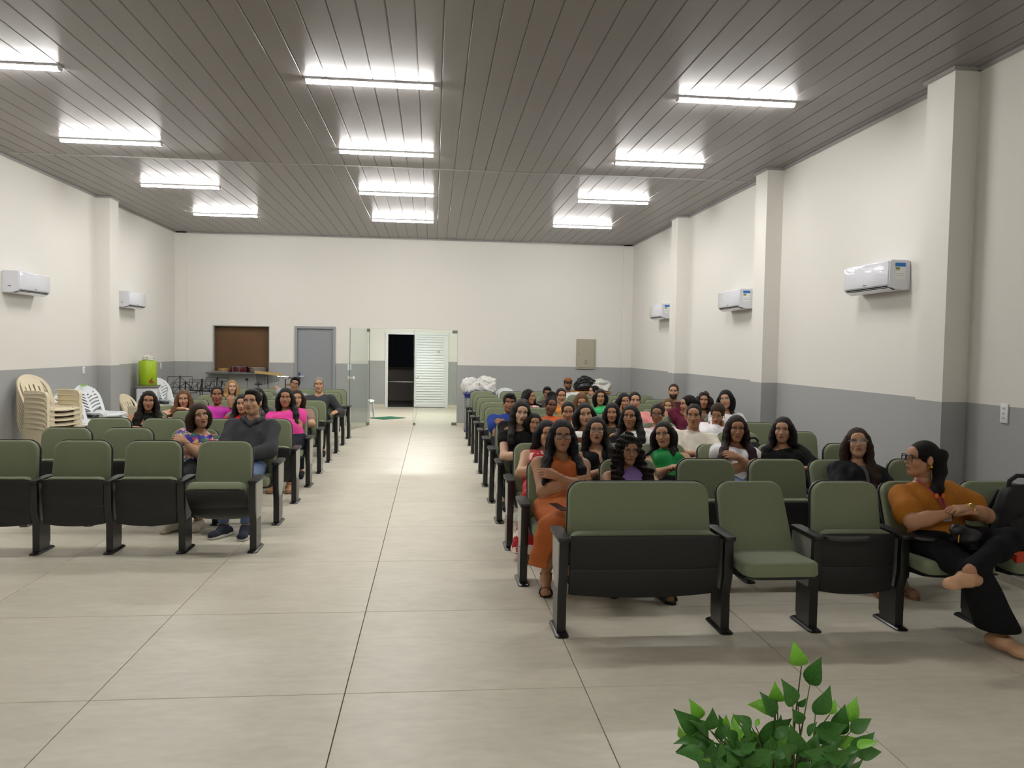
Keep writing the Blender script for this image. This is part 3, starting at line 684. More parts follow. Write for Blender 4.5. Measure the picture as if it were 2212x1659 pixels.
# ---- music stands
BM = mat('black lacquered steel', (17, 17, 18), .45)
def music_stand(label, x, y, h, rz, tilt, wd=.46):
    t = thing('music_stand', label, 'music stand', (x, y, 0), rz, 'folding music stands')
    m = MB(); a = wd/2; hh = .22
    seg = [((-a, 0), (a, 0)), ((-a, hh), (a, hh)), ((-a, 0), (-a, hh)), ((a, 0), (a, hh)), ((0, hh), (-a, 0)), ((0, hh), (a, 0)), ((-a*.5, hh*.5), (0, 0)), ((a*.5, hh*.5), (0, 0))]
    for p, q in seg: m.tube([(p[0], 0, p[1]), (q[0], 0, q[1])], .005, 5)
    m.box(-.012, .012, -.006, .006, -.02, hh+.02); m.box(-a, a, -.03, 0, -.004, .004)
    m.xf(Matrix.Translation((0, 0, h)) @ Matrix.Rotation(tilt, 4, 'X')); m.build('desk', BM, t)
    MB().tube([(0, .01, .3), (0, .01, h+.02)], .009, 6).tube([(0, .01, .12), (0, .01, .6)], .012, 6).build('pole', BM, t)
    for k in range(3):
        A = R(120*k+20); MB().tube([(.02*math.cos(A), .01+.02*math.sin(A), .36), (.27*math.cos(A), .01+.27*math.sin(A), .008)], .007, 5).build('leg', BM, t)
        MB().tube([(.01*math.cos(A), .01+.01*math.sin(A), .16), (.14*math.cos(A), .01+.14*math.sin(A), .2)], .005, 5).build('brace', BM, t)
for i, a in enumerate([(-5.08, 16.35, .82, 8, -12, 'leftmost music stand, nearest the socket in the corner'), (-4.93, 16.2, .72, 30, 10, 'low music stand second from the corner'), (-4.72, 16.45, .74, -25, -20, 'music stand in the middle of the black cluster'),
                      (-4.6, 16.2, .78, 12, 15, 'music stand with steep desk in the cluster middle'), (-4.38, 16.42, .80, -8, -10, 'music stand under the left end of the sill'), (-4.25, 16.22, .76, 35, 25, 'rightmost music stand, behind the woman in magenta')]):
    music_stand(a[5], a[0], a[1], a[2], R(a[3]), R(a[4]))
# ---- percussion on and near the sill
zs = WZ0-.012
CHR = mat('chrome', (210, 210, 212), .12, 1.0)
t = thing('snare_drum', 'dark red snare drum with chrome hoops on the window sill', 'drum', (-4.05, YB-.09, zs))
MB().lathe([(.17, .012), (.172, .02), (.172, .115), (.17, .122)], n=32).build('shell', mat('dark red lacquer', (84, 16, 28), .25), t, True)
for z in (.0, .118): MB().lathe([(.172, 0), (.18, .002), (.18, .014), (.172, .016)], (0, 0, z), 32).build('hoop', CHR, t, True)
MB().lathe([(.17, .13), (.16, .134), (.001, .134)], n=32).build('drumhead', mat('drumhead', (222, 220, 214), .5), t)
for k in range(8):
    A = 2*PI*k/8+.2; MB().tube([(.18*math.cos(A), .18*math.sin(A), .01), (.18*math.cos(A), .18*math.sin(A), .125)], .009, 6).build('lug', CHR, t, True)
t = thing('tambourine', 'small tan wooden tambourine on the window sill', 'tambourine', (-4.37, YB-.08, zs+.025))
MB().lathe([(.105, .0), (.11, .005), (.11, .05), (.105, .055), (.095, .055), (.095, .0)], n=28).build('frame', mat('tan wood', (176, 136, 84), .5), t, True)
for k in range(6): A = 2*PI*k/6; MB().lathe([(.02, 0), (.02, .006)], (.106*math.cos(A), .106*math.sin(A), .024), 10).build('jingle', CHR, t)
t = thing('practice_pad', 'flat grey board lying at the left end of the sill', 'board', (-4.43, YB-.1, zs)); MB().bbox(-.15, .17, -.09, .09, 0, .022, .004, 1).build('slab', mat('pad grey', (150, 140, 124), .6), t); MB().bbox(-.14, .16, -.08, .08, .022, .025, .001, 1).build('pad', mat('pad dark', (110, 100, 90), .7), t)
t = thing('shallow_drum', 'shallow clear-shelled drum at the right end of the sill', 'drum', (-3.68, YB-.09, zs))
MB().lathe([(.16, .02), (.162, .03), (.162, .085), (.16, .09)], n=28).build('shell', mat('grey translucent shell', (120, 112, 104), .3), t, True)
for z in (.01, .085): MB().lathe([(.163, 0), (.17, .002), (.17, .012), (.163, .014)], (0, 0, z), 28).build('hoop', CHR, t, True)
MB().lathe([(.16, .098), (.15, .1), (.001, .1)], n=28).build('drumhead', mat('drumhead', (0, 0, 0)), t)
t = thing('bar_chimes', 'row of dark bar chimes hanging from a light wooden bar on a stand', 'chimes', (-3.36, 16.4, 0))
MB().prism([(-.26, 1.125), (.30, 1.075), (.30, 1.125), (-.26, 1.175)], -.02, .02, 'y').build('wooden_bar', mat('light wood', (190, 156, 96), .5, noise=(6, .1, (1, 8, 8))), t)
for k in range(22):
    x = -.22+.021*k; Lh = .26-.007*k; zt = 1.12-.088*(x+.26)
    MB().tube([(x, 0, zt), (x, 0, zt-Lh)], .005, 6).build('chime', mat('chime metal', (70, 72, 74), .3, .8), t)
MB().tube([(0, .03, .02), (0, .03, 1.16)], .012, 8).build('pole', CHR, t, True)
for k in range(3): A = R(120*k+90); MB().tube([(0, .03, .4), (.24*math.cos(A), .03+.24*math.sin(A), .01)], .009, 6).build('leg', CHR, t)
t = thing('metal_shaker', 'silver metal guiro cylinder with wooden handle on a stand', 'percussion', (-3.04, 16.4, 0))
MB().tube([(-.13, 0, 1.055), (.1, 0, 1.045)], .042, 14).build('cylinder', CHR, t, True); MB().tube([(.1, 0, 1.045), (.2, 0, 1.03)], .014, 8).build('handle', mat('brown wood', (96, 60, 36), .5), t, True)
MB().tube([(.03, 0, .02), (.03, 0, 1.01)], .011, 8).build('pole', BM, t)
for k in range(3): A = R(120*k+40); MB().tube([(.03, 0, .35), (.03+.22*math.cos(A), .22*math.sin(A), .01)], .008, 6).build('leg', BM, t)
t = thing('cymbal_stand', 'chrome stand rod with a black knob behind the blonde woman', 'stand', tuple(at(533, 900, 16.3)[:2])+(0,))
MB().tube([(0, 0, .02), (0, 0, .98)], .009, 8).build('pole', CHR, t, True); MB().lathe([(.005, -.03), (.026, -.02), (.03, 0), (.024, .022), (.004, .03)], (0, 0, 1.0), 14).build('knob', BM, t, True)
MB().bbox(-.02, .02, -.02, .02, .86, .9, .006, 1).build('clamp', CHR, t)
for k in range(3): A = R(120*k+10); MB().tube([(0, 0, .35), (.24*math.cos(A), .24*math.sin(A), .01)], .008, 6).build('leg', CHR, t)
t = thing('percussion_stand', 'black stand with a short flat crossbar below the chimes', 'stand', tuple(at(558, 900, 16.2)[:2])+(0,))
MB().tube([(0, 0, .02), (0, 0, .96)], .01, 8).build('pole', BM, t); MB().bbox(-.07, .07, -.03, .03, .9, .925, .008, 2).build('crossbar', BM, t, True)
for k in range(3): A = R(120*k+70); MB().tube([(0, 0, .3), (.22*math.cos(A), .22*math.sin(A), .01)], .008, 6).build('leg', BM, t)
# ---- doormat in the lobby
dm = thing('doormat', 'green woven doormat lying askew on the lobby floor', 'doormat', (-1.08, 18.9, 0), R(44))
MB().bbox(-.32, .32, -.25, .25, 0, .012, .004, 1).build('pile', mat('green pile', (34, 110, 84), .95, noise=(80, .3), bump=(300, .6)), dm)
MB().bbox(-.345, .345, -.275, .275, 0, .008, .003, 1).build('border', mat('green rubber', (30, 84, 66), .8), dm)
# ================================================================ people: numpy distance fields -> smooth continuous meshes
V = lambda *a: np.array(a, float)
def unit(v): v = np.asarray(v, float); return v/max(np.linalg.norm(v), 1e-9)
def rot(yaw=0, pitch=0, roll=0):
    """Columns: person's left-right (x), back (y), up (z). yaw > 0 turns the face towards +x, pitch > 0 looks up, roll > 0 tips the crown to +x."""
    cy_, sy_ = math.cos(R(yaw)), math.sin(R(yaw)); Z = np.array([[cy_, -sy_, 0], [sy_, cy_, 0], [0, 0, 1]])
    cp, sp = math.cos(R(-pitch)), math.sin(R(-pitch)); X = np.array([[1, 0, 0], [0, cp, -sp], [0, sp, cp]])
    cr, sr = math.cos(R(roll)), math.sin(R(roll)); Yy = np.array([[cr, 0, sr], [0, 1, 0], [-sr, 0, cr]])
    return Z @ X @ Yy
def sd_cap(P, a, b, ra, rb):
    ba = b-a; L2 = float(ba@ba)+1e-12
    px, py, pz = P[0]-a[0], P[1]-a[1], P[2]-a[2]
    t = np.clip((px*ba[0]+py*ba[1]+pz*ba[2])/L2, 0, 1)
    return np.sqrt((px-t*ba[0])**2+(py-t*ba[1])**2+(pz-t*ba[2])**2)-(ra+(rb-ra)*t)
def sd_ell(P, c, r, M=None):
    x, y, z = P[0]-c[0], P[1]-c[1], P[2]-c[2]
    if M is not None: x, y, z = M[0, 0]*x+M[1, 0]*y+M[2, 0]*z, M[0, 1]*x+M[1, 1]*y+M[2, 1]*z, M[0, 2]*x+M[1, 2]*y+M[2, 2]*z
    k0 = np.sqrt((x/r[0])**2+(y/r[1])**2+(z/r[2])**2); k1 = np.sqrt((x/r[0]**2)**2+(y/r[1]**2)**2+(z/r[2]**2)**2)
    return k0*(k0-1)/np.maximum(k1, 1e-6)
def smin(a, b, k):
    h = np.maximum(k-np.abs(a-b), 0)/k; return np.minimum(a, b)-h*h*k*.25
def smax(a, b, k): return -smin(-a, -b, k)
# primitives: ('c', a, b, ra, rb, k) capsule, ('e', c, r, M, k) ellipsoid
def C(a, b, ra, rb=None, k=.03): return ('c', np.asarray(a, float), np.asarray(b, float), ra, ra if rb is None else rb, k)
def E(c, r, M=None, k=.03): return ('e', np.asarray(c, float), np.asarray(r, float), M, k)
def ev(p, P, inf=0.0):
    return sd_cap(P, p[1], p[2], p[3]+inf, p[4]+inf) if p[0] == 'c' else sd_ell(P, p[1], p[2]+inf, p[3])
def bounds(p, inf=0.0):
    if p[0] == 'c': r = max(p[3], p[4])+inf; return np.minimum(p[1], p[2])-r, np.maximum(p[1], p[2])+r
    r = p[2]+inf
    if p[3] is not None: r = np.full(3, r.max())
    return p[1]-r, p[1]+r
class Grid:
    def __init__(s, lo, hi, h):
        s.lo = np.asarray(lo, float)-2*h; s.h = h; s.n = np.ceil((np.asarray(hi)-s.lo)/h).astype(int)+3
        s.ax = [(s.lo[i]+h*np.arange(s.n[i])).astype(np.float32) for i in range(3)]; s.f = np.full(s.n, .2, np.float32)
    @staticmethod
    def around(prims, h, inf=0.0, pad=.0):
        b = [bounds(p, inf) for p in prims]; return Grid(np.min([q[0] for q in b], 0)-pad, np.max([q[1] for q in b], 0)+pad, h)
    def sl(s, lo, hi):
        i0 = np.clip(np.floor((lo-s.lo)/s.h).astype(int), 0, s.n-1); i1 = np.clip(np.ceil((hi-s.lo)/s.h).astype(int)+1, 1, s.n)
        if np.any(i1 <= i0): return None, None
        S = tuple(slice(i0[i], i1[i]) for i in range(3))
        return S, (s.ax[0][S[0]][:, None, None], s.ax[1][S[1]][None, :, None], s.ax[2][S[2]][None, None, :])
    def all(s): return (s.ax[0][:, None, None], s.ax[1][None, :, None], s.ax[2][None, None, :])
    def add(s, prims, inf=0.0):
        for p in prims:
            k = p[-1]; lo, hi = bounds(p, inf); S, P = s.sl(lo-k-.012, hi+k+.012)
            if S is None: continue
            s.f[S] = smin(s.f[S], ev(p, P, inf).astype(np.float32), k)
        return s
    def sub(s, p, k=.012):
        lo, hi = bounds(p); S, P = s.sl(lo-.03, hi+.03)
        if S is not None: s.f[S] = smax(s.f[S], -ev(p, P).astype(np.float32), k)
        return s
    def clip(s, point, normal):
        """Remove everything on the side the normal points to."""
        P = s.all(); n = unit(normal); d = (P[0]-point[0])*n[0]+(P[1]-point[1])*n[1]+(P[2]-point[2])*n[2]
        s.f = np.maximum(s.f, d.astype(np.float32)); return s
    def mesh(s):
        f = s.f; h = s.h; neg = f < 0
        n = f.shape; c = [n[0]-1, n[1]-1, n[2]-1]
        cnt = np.zeros(c, np.int8)
        for dx in (0, 1):
            for dy in (0, 1):
                for dz in (0, 1): cnt += neg[dx:dx+c[0], dy:dy+c[1], dz:dz+c[2]]
        act = (cnt > 0) & (cnt < 8); I = np.argwhere(act)
        if len(I) == 0: return np.zeros((0, 3)), np.zeros((0, 4), int)
        idx = np.full(c, -1, np.int32); idx[act] = np.arange(len(I))
        acc = np.zeros((len(I), 3)); num = np.zeros(len(I))
        corn = [(0, 0, 0), (1, 0, 0), (0, 1, 0), (1, 1, 0), (0, 0, 1), (1, 0, 1), (0, 1, 1), (1, 1, 1)]
        val = [f[I[:, 0]+a, I[:, 1]+b, I[:, 2]+d] for a, b, d in corn]
        for a, b in ((0, 1), (2, 3), (4, 5), (6, 7), (0, 2), (1, 3), (4, 6), (5, 7), (0, 4), (1, 5), (2, 6), (3, 7)):
            fa, fb = val[a], val[b]; m = (fa < 0) != (fb < 0); t = np.where(m, fa/np.where(m, fa-fb, 1), 0)
            ca, cb = np.array(corn[a]), np.array(corn[b]); acc += np.where(m[:, None], ca+(cb-ca)*t[:, None], 0); num += m
        Vv = (I+acc/np.maximum(num, 1)[:, None])*h+s.lo
        F = []
        for ax_ in range(3):
            o1, o2 = [(1, 2), (2, 0), (0, 1)][ax_]
            sl0 = [slice(1, -1)]*3; sl1 = [slice(1, -1)]*3; sl0[ax_] = slice(0, -1); sl1[ax_] = slice(1, None)
            A, B = neg[tuple(sl0)], neg[tuple(sl1)]; J = np.argwhere(A != B)
            if len(J) == 0: continue
            off = np.ones(3, int); off[ax_] = 0; J = J+off
            sg = neg[J[:, 0], J[:, 1], J[:, 2]]
            def q(d1, d2): K = J.copy(); K[:, o1] -= d1; K[:, o2] -= d2; return idx[K[:, 0], K[:, 1], K[:, 2]]
            quad = np.stack([q(1, 1), q(0, 1), q(0, 0), q(1, 0)], 1); quad[~sg] = quad[~sg][:, ::-1]; F.append(quad)
        return Vv, np.concatenate(F)
class Acc:
    """Joins pieces (verts, faces, material index) into one mesh."""
    def __init__(s): s.v = []; s.f = []; s.m = []; s.n = 0
    def add(s, v, f, mi=0):
        if len(v) == 0: return
        s.v.append(np.asarray(v, float)); s.f += [tuple(int(i)+s.n for i in q) for q in f]; s.m += [mi]*len(f); s.n += len(v)
    def build(s, name, mats, parent, origin):
        if s.n == 0: return None
        me = bpy.data.meshes.new(name); vv = np.concatenate(s.v)-np.asarray(origin); me.from_pydata(vv.tolist(), [], s.f)
        for m in (mats if isinstance(mats, (list, tuple)) else [mats]): me.materials.append(m)
        me.polygons.foreach_set('material_index', s.m); me.polygons.foreach_set('use_smooth', [True]*len(me.polygons)); me.update()
        return link(name, me, parent)
def solid(name, prims, h, m, parent, origin, inf=0.0, clips=(), subs=(), wrinkle=0.0, seed=0):
    g = Grid.around(prims, h, inf, .01); g.add(prims, inf)
    if wrinkle:
        P = g.all(); r_ = np.random.default_rng(seed)
        for _ in range(3):
            k = r_.normal(size=3)*28; g.f = g.f+(wrinkle*np.sin(k[0]*P[0]+k[1]*P[1]+k[2]*P[2]+r_.uniform(0, 6))).astype(np.float32)
    for s_ in subs: g.sub(s_)
    for c_ in clips: g.clip(*c_)
    a = Acc(); a.add(*g.mesh()); return a.build(name, m, parent, origin)
# ---- palette
def skin_mat(rgb): return mat('skin %d %d %d' % rgb, rgb, .5, noise=(30, .04), sss=.08, spec=.35)
def hair_mat(rgb): return mat('hair %d %d %d' % rgb, rgb, .5, noise=(60, .35, (6, 6, .6)), bump=(120, .6, (5, 5, .5)), spec=.22)
EYEW = mat('eye white', (184, 176, 168), .45, spec=.3); IRIS = mat('iris dark brown', (24, 14, 9), .5, spec=.2); BROW = mat('brow', (38, 26, 20), .8)
def lip_mat(rgb): return mat('lips %d %d %d' % rgb, rgb, .4)
CLOTH = {}
def cloth(rgb, rough=.85): return mat('cloth %d %d %d' % rgb, rgb, rough, noise=(50, .05), bump=(24, .25), spec=.2)
GOLD = mat('gold metal', (212, 172, 90), .22, 1.0); LENS = glass_mat('spectacle lens', (244, 246, 248), .25)
SK = {'pale': (206, 168, 142), 'light': (192, 148, 118), 'tan': (176, 130, 99), 'brown': (152, 106, 76), 'dark': (114, 76, 54)}
HC = {'black': (13, 11, 11), 'dark': (24, 17, 14), 'brown': (52, 34, 23), 'light': (104, 72, 44), 'blond': (160, 126, 82), 'grey': (140, 136, 130), 'wine': (34, 15, 17)}
# ---- head
def head_prims(s, fat=1.0, male=False):
    """Head in its own frame (x right, y back, z up; origin mid-head), scaled by s."""
    J = 1.06 if male else 1.0; f = fat
    p = [E((0, .014, .032), (.073, .091, .081), k=.02), E((0, -.026, -.034), (.0525*J*f, .060, .074), k=.025),
         E((0, -.060, -.090), (.020*J*f, .020, .018), k=.03), C((-.041*J*f, .004, -.052), (-.009, -.060, -.089), .019*f, .015, k=.025), C((.041*J*f, .004, -.052), (.009, -.060, -.089), .019*f, .015, k=.025),
         E((-.034*f, -.058, -.024), (.023*f, .026, .027), k=.02), E((.034*f, -.058, -.024), (.023*f, .026, .027), k=.02),
         C((-.040, -.070, .026), (-.012, -.081, .024), .010, .010, k=.016), C((.040, -.070, .026), (.012, -.081, .024), .010, .010, k=.016), E((0, -.066, .045), (.045, .022, .028), k=.02),
         C((0, -.086, .012), (0, -.104, -.026), .0065, .0105, k=.010), E((-.0125, -.092, -.030), (.0085, .011, .008), k=.006), E((.0125, -.092, -.030), (.0085, .011, .008), k=.006),
         E((0, -.083, -.056), (.025, .014, .016), k=.014),
         E((-.074, .014, -.006), (.009, .019, .031), k=.008), E((.074, .014, -.006), (.009, .019, .031), k=.008)]
    q = []
    for t in p:
        if t[0] == 'c': q.append(('c', t[1]*s, t[2]*s, t[3]*s, t[4]*s, t[5]*s))
        else: q.append(('e', t[1]*s, t[2]*s, None, t[4]*s))
    return q
def face_depth(prims, subs, x, z, s):
    """March along +y from in front of the face to its surface for arrays x, z (head frame)."""
    y = np.full(len(x), -.16*s)
    for _ in range(24):
        P = (x, y, z); d = np.full(len(x), .3)
        for p in prims: d = smin(d, ev(p, P), p[-1])
        for p in subs: d = smax(d, -ev(p, P), .012*s)
        y = y+np.minimum(d*.8, .02)
        y = np.minimum(y, .03*s)
    return y
def ellipse_fan(cx, cz, rx, rz, n=14, tilt=0.0, almond=0.0):
    a = np.linspace(0, 2*PI, n, endpoint=False); x = rx*np.cos(a); z = rz*np.sin(a)*(1-almond*np.abs(np.cos(a))**3)
    X = np.concatenate([[0], x*.5, x]); Z = np.concatenate([[0], z*.5, z]); X, Z = cx+X*math.cos(tilt)-Z*math.sin(tilt), cz+X*math.sin(tilt)+Z*math.cos(tilt)
    f = [(0, 1+i, 1+(i+1) % n) for i in range(n)]+[(1+i, 1+n+i, 1+n+(i+1) % n, 1+(i+1) % n) for i in range(n)]
    return X, Z, f
def strip(pts, ws):
    X, Z, f = [], [], []
    for i, ((x, z), w_) in enumerate(zip(pts, ws)):
        X += [x, x, x]; Z += [z-w_, z, z+w_]
        if i: o = 3*i; f += [(o-3, o, o+1, o-2), (o-2, o+1, o+2, o-1)]
    return np.array(X), np.array(Z), f
def make_head(acc, hc, Rh, s, o):
    """Adds head surface and facial features to acc. Material slots: 0 skin 1 eye white 2 iris 3 brow 4 lips 5 beard."""
    pr = head_prims(s, o.get('fat', 1.0), o.get('male')); sock = [E((sx*.031*s, -.098*s, .006*s), (.0165*s, .022*s, .0125*s), k=.01) for sx in (-1, 1)]
    g = Grid((-.09*s, -.125*s, -.118*s), (.09*s, .12*s, .122*s), o['hh']); g.add(pr)
    for q in sock: g.sub(q, .012*s)
    nb = Rh.T @ (o['neck_base']-hc); g.add([C((0, .018*s, -.055*s), nb, .048*s*o['neckw'], .052*s*o['neckw'], k=.03)])
    g.clip((0, 0, -.118*s), (0, .25, -1)); v, f = g.mesh(); acc.add(hc+v @ Rh.T, f, 0)
    def patch(X, Z, fc, off, mi, dome=0.0):
        y = face_depth(pr, sock, X, Z, s)
        if dome:
            r_ = np.hypot(X-X[0], Z-Z[0]); y = y-dome*(1-(r_/max(r_.max(), 1e-6))**2)
        v_ = np.stack([X, y-off, Z], 1); acc.add(hc+v_ @ Rh.T, [tuple(q[::-1]) for q in fc], mi)
    eo = o.get('eyes', 1.0); g_ = o.get('gaze', (0, 0))
    for sx in (-1, 1):
        X, Z, fc = ellipse_fan(sx*.031*s, .006*s, .0138*s, .0062*s*eo+.0004, 14, sx*.08, .35)
        patch(X, Z, fc, .0012*s, 1, .003*s)
        if eo > .5:
            X, Z, fc = ellipse_fan((sx*.031+.004*g_[0])*s, (.0064+.002*g_[1])*s, .0060*s, min(.0060, .0062*eo)*s, 10); patch(X, Z, fc, .0034*s, 2, .001*s)
        a = np.linspace(-1, 1, 7); top = [((sx*.031+.0155*t)*s, (.006+(.0062*eo+.0008)*(1-t*t)+sx*t*.0012)*s) for t in a]
        X, Z, fc = strip(top, [.0012*s]*7); patch(X, Z, fc, .0042*s, 3)
        br = [((sx*(.012+.036*t))*s, (.0225+.0065*math.sin(PI*min(t*1.15, 1))-.004*t)*s) for t in np.linspace(0, 1, 7)]
        X, Z, fc = strip(br, [w_*s*(1.35 if o.get('male') else 1) for w_ in (.0022, .003, .003, .0028, .0024, .0018, .0008)]); patch(X, Z, fc, .0018*s, 3)
    lw = o.get('mouth', .022)*s; cv = o.get('smile', 0.0)
    up = [(lw*t, (-.0535+cv*.006*t*t-.0012*math.cos(PI*t*1.0)*0)*s) for t in np.linspace(-1, 1, 9)]
    X, Z, fc = strip([(x, z+.0015*s) for x, z in up], [.0042*s*(1-abs(t)**2.5)*(1-.25*math.exp(-(t*5)**2))+.0005*s for t in np.linspace(-1, 1, 9)]); patch(X, Z, fc, .0016*s, 4)
    X, Z, fc = strip([(x*.9, z-.0068*s) for x, z in up], [.0048*s*(1-abs(t)**2.2)+.0004*s for t in np.linspace(-1, 1, 9)]); patch(X, Z, fc, .0022*s, 4)
    X, Z, fc = strip([(x, z-.0022*s) for x, z in up], [.0006*s]*9); patch(X, Z, fc, .0028*s, 3)
    if o.get('beard'):
        full = o['beard'] == 'full'; U_, W_ = np.meshgrid(np.linspace(-1, 1, 15), np.linspace(0, 1, 9))
        zt = -.045 if full else -.085
        x = U_*(.058-.02*W_)*s*o.get('fat', 1.0); z = (zt+.02*np.abs(U_)**2*(1-W_)-.062*W_*(1 if full else .35)+.006*np.abs(U_)*W_)*s
        m_ = (np.abs(U_) < .42) & (z > -.070*s)
        fc = []
        for j in range(8):
            for i in range(14):
                q = [j*15+i, j*15+i+1, (j+1)*15+i+1, (j+1)*15+i]
                if full and m_.ravel()[q].sum() >= 3: continue
                fc.append(tuple(q))
        patch(x.ravel(), z.ravel(), [tuple(q[::-1]) for q in fc][:], .0022*s, 5)
        mu = [(lw*1.15*t, (-.0425-.012*abs(t)**2)*s) for t in np.linspace(-1, 1, 9)]
        X, Z, fc = strip(mu, [.0042*s]*9); patch(X, Z, fc, .0022*s, 5)
    return pr, sock
# ---- hair
def make_hair(style, hc, Rh, s, h, m, parent, origin, o, seed, body=()):
    """Hair as one mesh: a cap on the skull, a carved hairline, then locks that hang straight down in the world."""
    W = lambda *p: hc+Rh @ (np.array(p, float)*s)
    r_ = np.random.default_rng(seed); vol = o.get('vol', 0.0); part = o.get('part', 0.0)
    short = style in ('short', 'buzz')
    th = {'short': .010, 'buzz': .004, 'tied': .006, 'bun': .006, 'pony': .006, 'thin': .004}.get(style, .010)+vol
    pr = [E(W(0, .016, .034), (np.array((.073, .091, .081))+th)*s, Rh, k=.02)]
    carve = [E(W(part*.02, -.120, -.038), np.array((.072, .090, .112))*s, Rh)]
    if style == 'curly': carve = [E(W(part*.02, -.124, -.038), np.array((.074, .097, .122))*s, Rh)]
    if style == 'short' or style == 'buzz': carve = [E(W(0, -.105, -.050), np.array((.076, .090, .122))*s, Rh), E(W(0, -.02, -.115), np.array((.12, .095, .085))*s, Rh)]
    locks = []; dn = V(0, 0, -1.0); fwd = -Rh[:, 1]; fwd = unit(V(fwd[0], fwd[1], 0)); rt = unit(V(Rh[0, 0], Rh[1, 0], 0))
    ln = o.get('len', .30)*s
    def lock(p0, sx, front, L_, r0, out=.01):
        """A hanging lock from head point p0, passing outside the shoulder, front > 0 brings it forward."""
        a = W(*p0); ps, rs = [a], [r0*.9]; pv = unit(fwd*(1 if front > 0 else -1)+rt*sx*.35)
        for t in (.16, .3, .45, .6, .75, .88, 1.0):
            q = a+dn*L_*t+rt*sx*(.012*s*min(1, t*4)+out*math.sin(PI*min(1, t*1.1))-.012*t*t)+fwd*front*.05*min(1, t*1.6); rr = r0*(1.05 if t < .7 else 1.05-.62*(t-.7)/.3)
            if body:
                for _ in range(30):
                    d = min(float(ev(p_, q, .012)) for p_ in body)
                    if d > rr*.35: break
                    q = q+pv*.009
            ps.append(q); rs.append(rr)
        for i in range(len(ps)-1): locks.append(C(ps[i], ps[i+1], rs[i], rs[i+1], k=.02))
    if style in ('long', 'curly', 'bob', 'half'):
        fl, frr = o.get('front', (1, 1)); L1 = ln if style != 'bob' else .135*s
        L1 = o.get('len', .135)*s if style == 'bob' else L1
        for sx, ff in ((-1, fl), (1, frr)):
            Lx = L1 if ff > 0 else L1*.75
            lock((sx*.070, -.012, .040), sx, .95*ff if style != 'bob' else .1, Lx, .020*s*(1.25 if style == 'curly' else 1), .008)
            lock((sx*.074, .018, .035), sx, .55*ff if style != 'bob' else 0, Lx*1.02, .024*s*(1.3 if style == 'curly' else 1), .014)
            lock((sx*.066, .048, .030), sx, .0 if ff <= 0 else .18*ff, L1*.96, .028*s, .01)
        lock((0, .080, .020), 0, -.25, L1*.98, .034*s); lock((-.035, .074, .020), -1, -.2, L1*.98, .034*s); lock((.035, .074, .020), 1, -.2, L1*.98, .034*s)
        locks.append(C(W(0, .07, .02), W(0, .06, -.08), .065*s, .06*s, k=.03))
    if style in ('tied', 'pony', 'bun', 'thin'):
        carve.append(E(W(0, .0, -.13), np.array((.12, .12, .10))*s, Rh))
        for sx in (-1, 1): carve.append(E(W(sx*.082, .012, -.008), np.array((.020, .024, .032))*s, Rh))
    if style == 'tied': locks += [E(W(0, .108, .0), np.array((.034, .028, .034))*s, Rh, k=.02)]
    if style == 'bun':
        locks += [E(W(.0, .045, .135), np.array((.05, .05, .042))*s, Rh, k=.02), E(W(-.03, .04, .125), np.array((.035, .04, .035))*s, Rh, k=.02), E(W(.035, .05, .120), np.array((.035, .04, .035))*s, Rh, k=.02)]
    if style == 'pony':
        a = W(0, .095, .035); b = W(0, .135, .03); e0 = o.get('tail', (0, 0, 0)); c1 = b+dn*.10*s+V(*e0)*.3; c2 = b+dn*.2*s+V(*e0)*.8; c3 = b+dn*ln+V(*e0)
        locks += [C(a, b, .024*s, .03*s), C(b, c1, .032*s, .037*s), C(c1, c2, .037*s, .034*s), C(c2, c3, .034*s, .010*s)]
    if o.get('fringe'): locks += [C(W(-.04, -.066, .085), W(.02, -.086, .052), .014*s, .008*s, k=.012), C(W(.0, -.07, .088), W(.045, -.072, .045), .014*s, .008*s, k=.012)]
    if style == 'short' and o.get('top', 1): locks += [E(W(0, -.035, .095), np.array((.055, .05, .026))*s, Rh, k=.03)]
    allp = pr+locks; g = Grid.around(allp, h, 0, .016); g.add(pr)
    for c_ in carve:
        S, P = g.sl(c_[1]-c_[2].max()-.02, c_[1]+c_[2].max()+.02)
        if S is not None: g.f[S] = smax(g.f[S], -ev(c_, P).astype(np.float32), .012*s)
    g.add(locks)
    P = g.all(); q = [P[i]-hc[i] for i in range(3)]; th_ = np.arctan2(q[0]*rt[0]+q[1]*rt[1]+0*q[2], -(q[0]*fwd[0]+q[1]*fwd[1])+0*q[2]); amp = .0016*s if h < .007 else .0012*s
    if style == 'curly':
        for _ in range(4): k = r_.normal(size=3)*75; g.f = g.f+(.0045*np.sin(k[0]*P[0]+k[1]*P[1]+k[2]*P[2]+r_.uniform(0, 6))).astype(np.float32)
    elif style == 'bun':
        for _ in range(3): k = r_.normal(size=3)*80; g.f = g.f+(.003*np.sin(k[0]*P[0]+k[1]*P[1]+k[2]*P[2]+r_.uniform(0, 6))*(q[2] > .08*s)).astype(np.float32)
    elif not short:
        g.f = g.f+(amp*np.sin(th_*36+.7*np.sin(q[2]*14)) + amp*.7*np.sin(th_*67-q[2]*9)).astype(np.float32)
    a = Acc(); a.add(*g.mesh()); return a.build('hair', m, parent, origin)
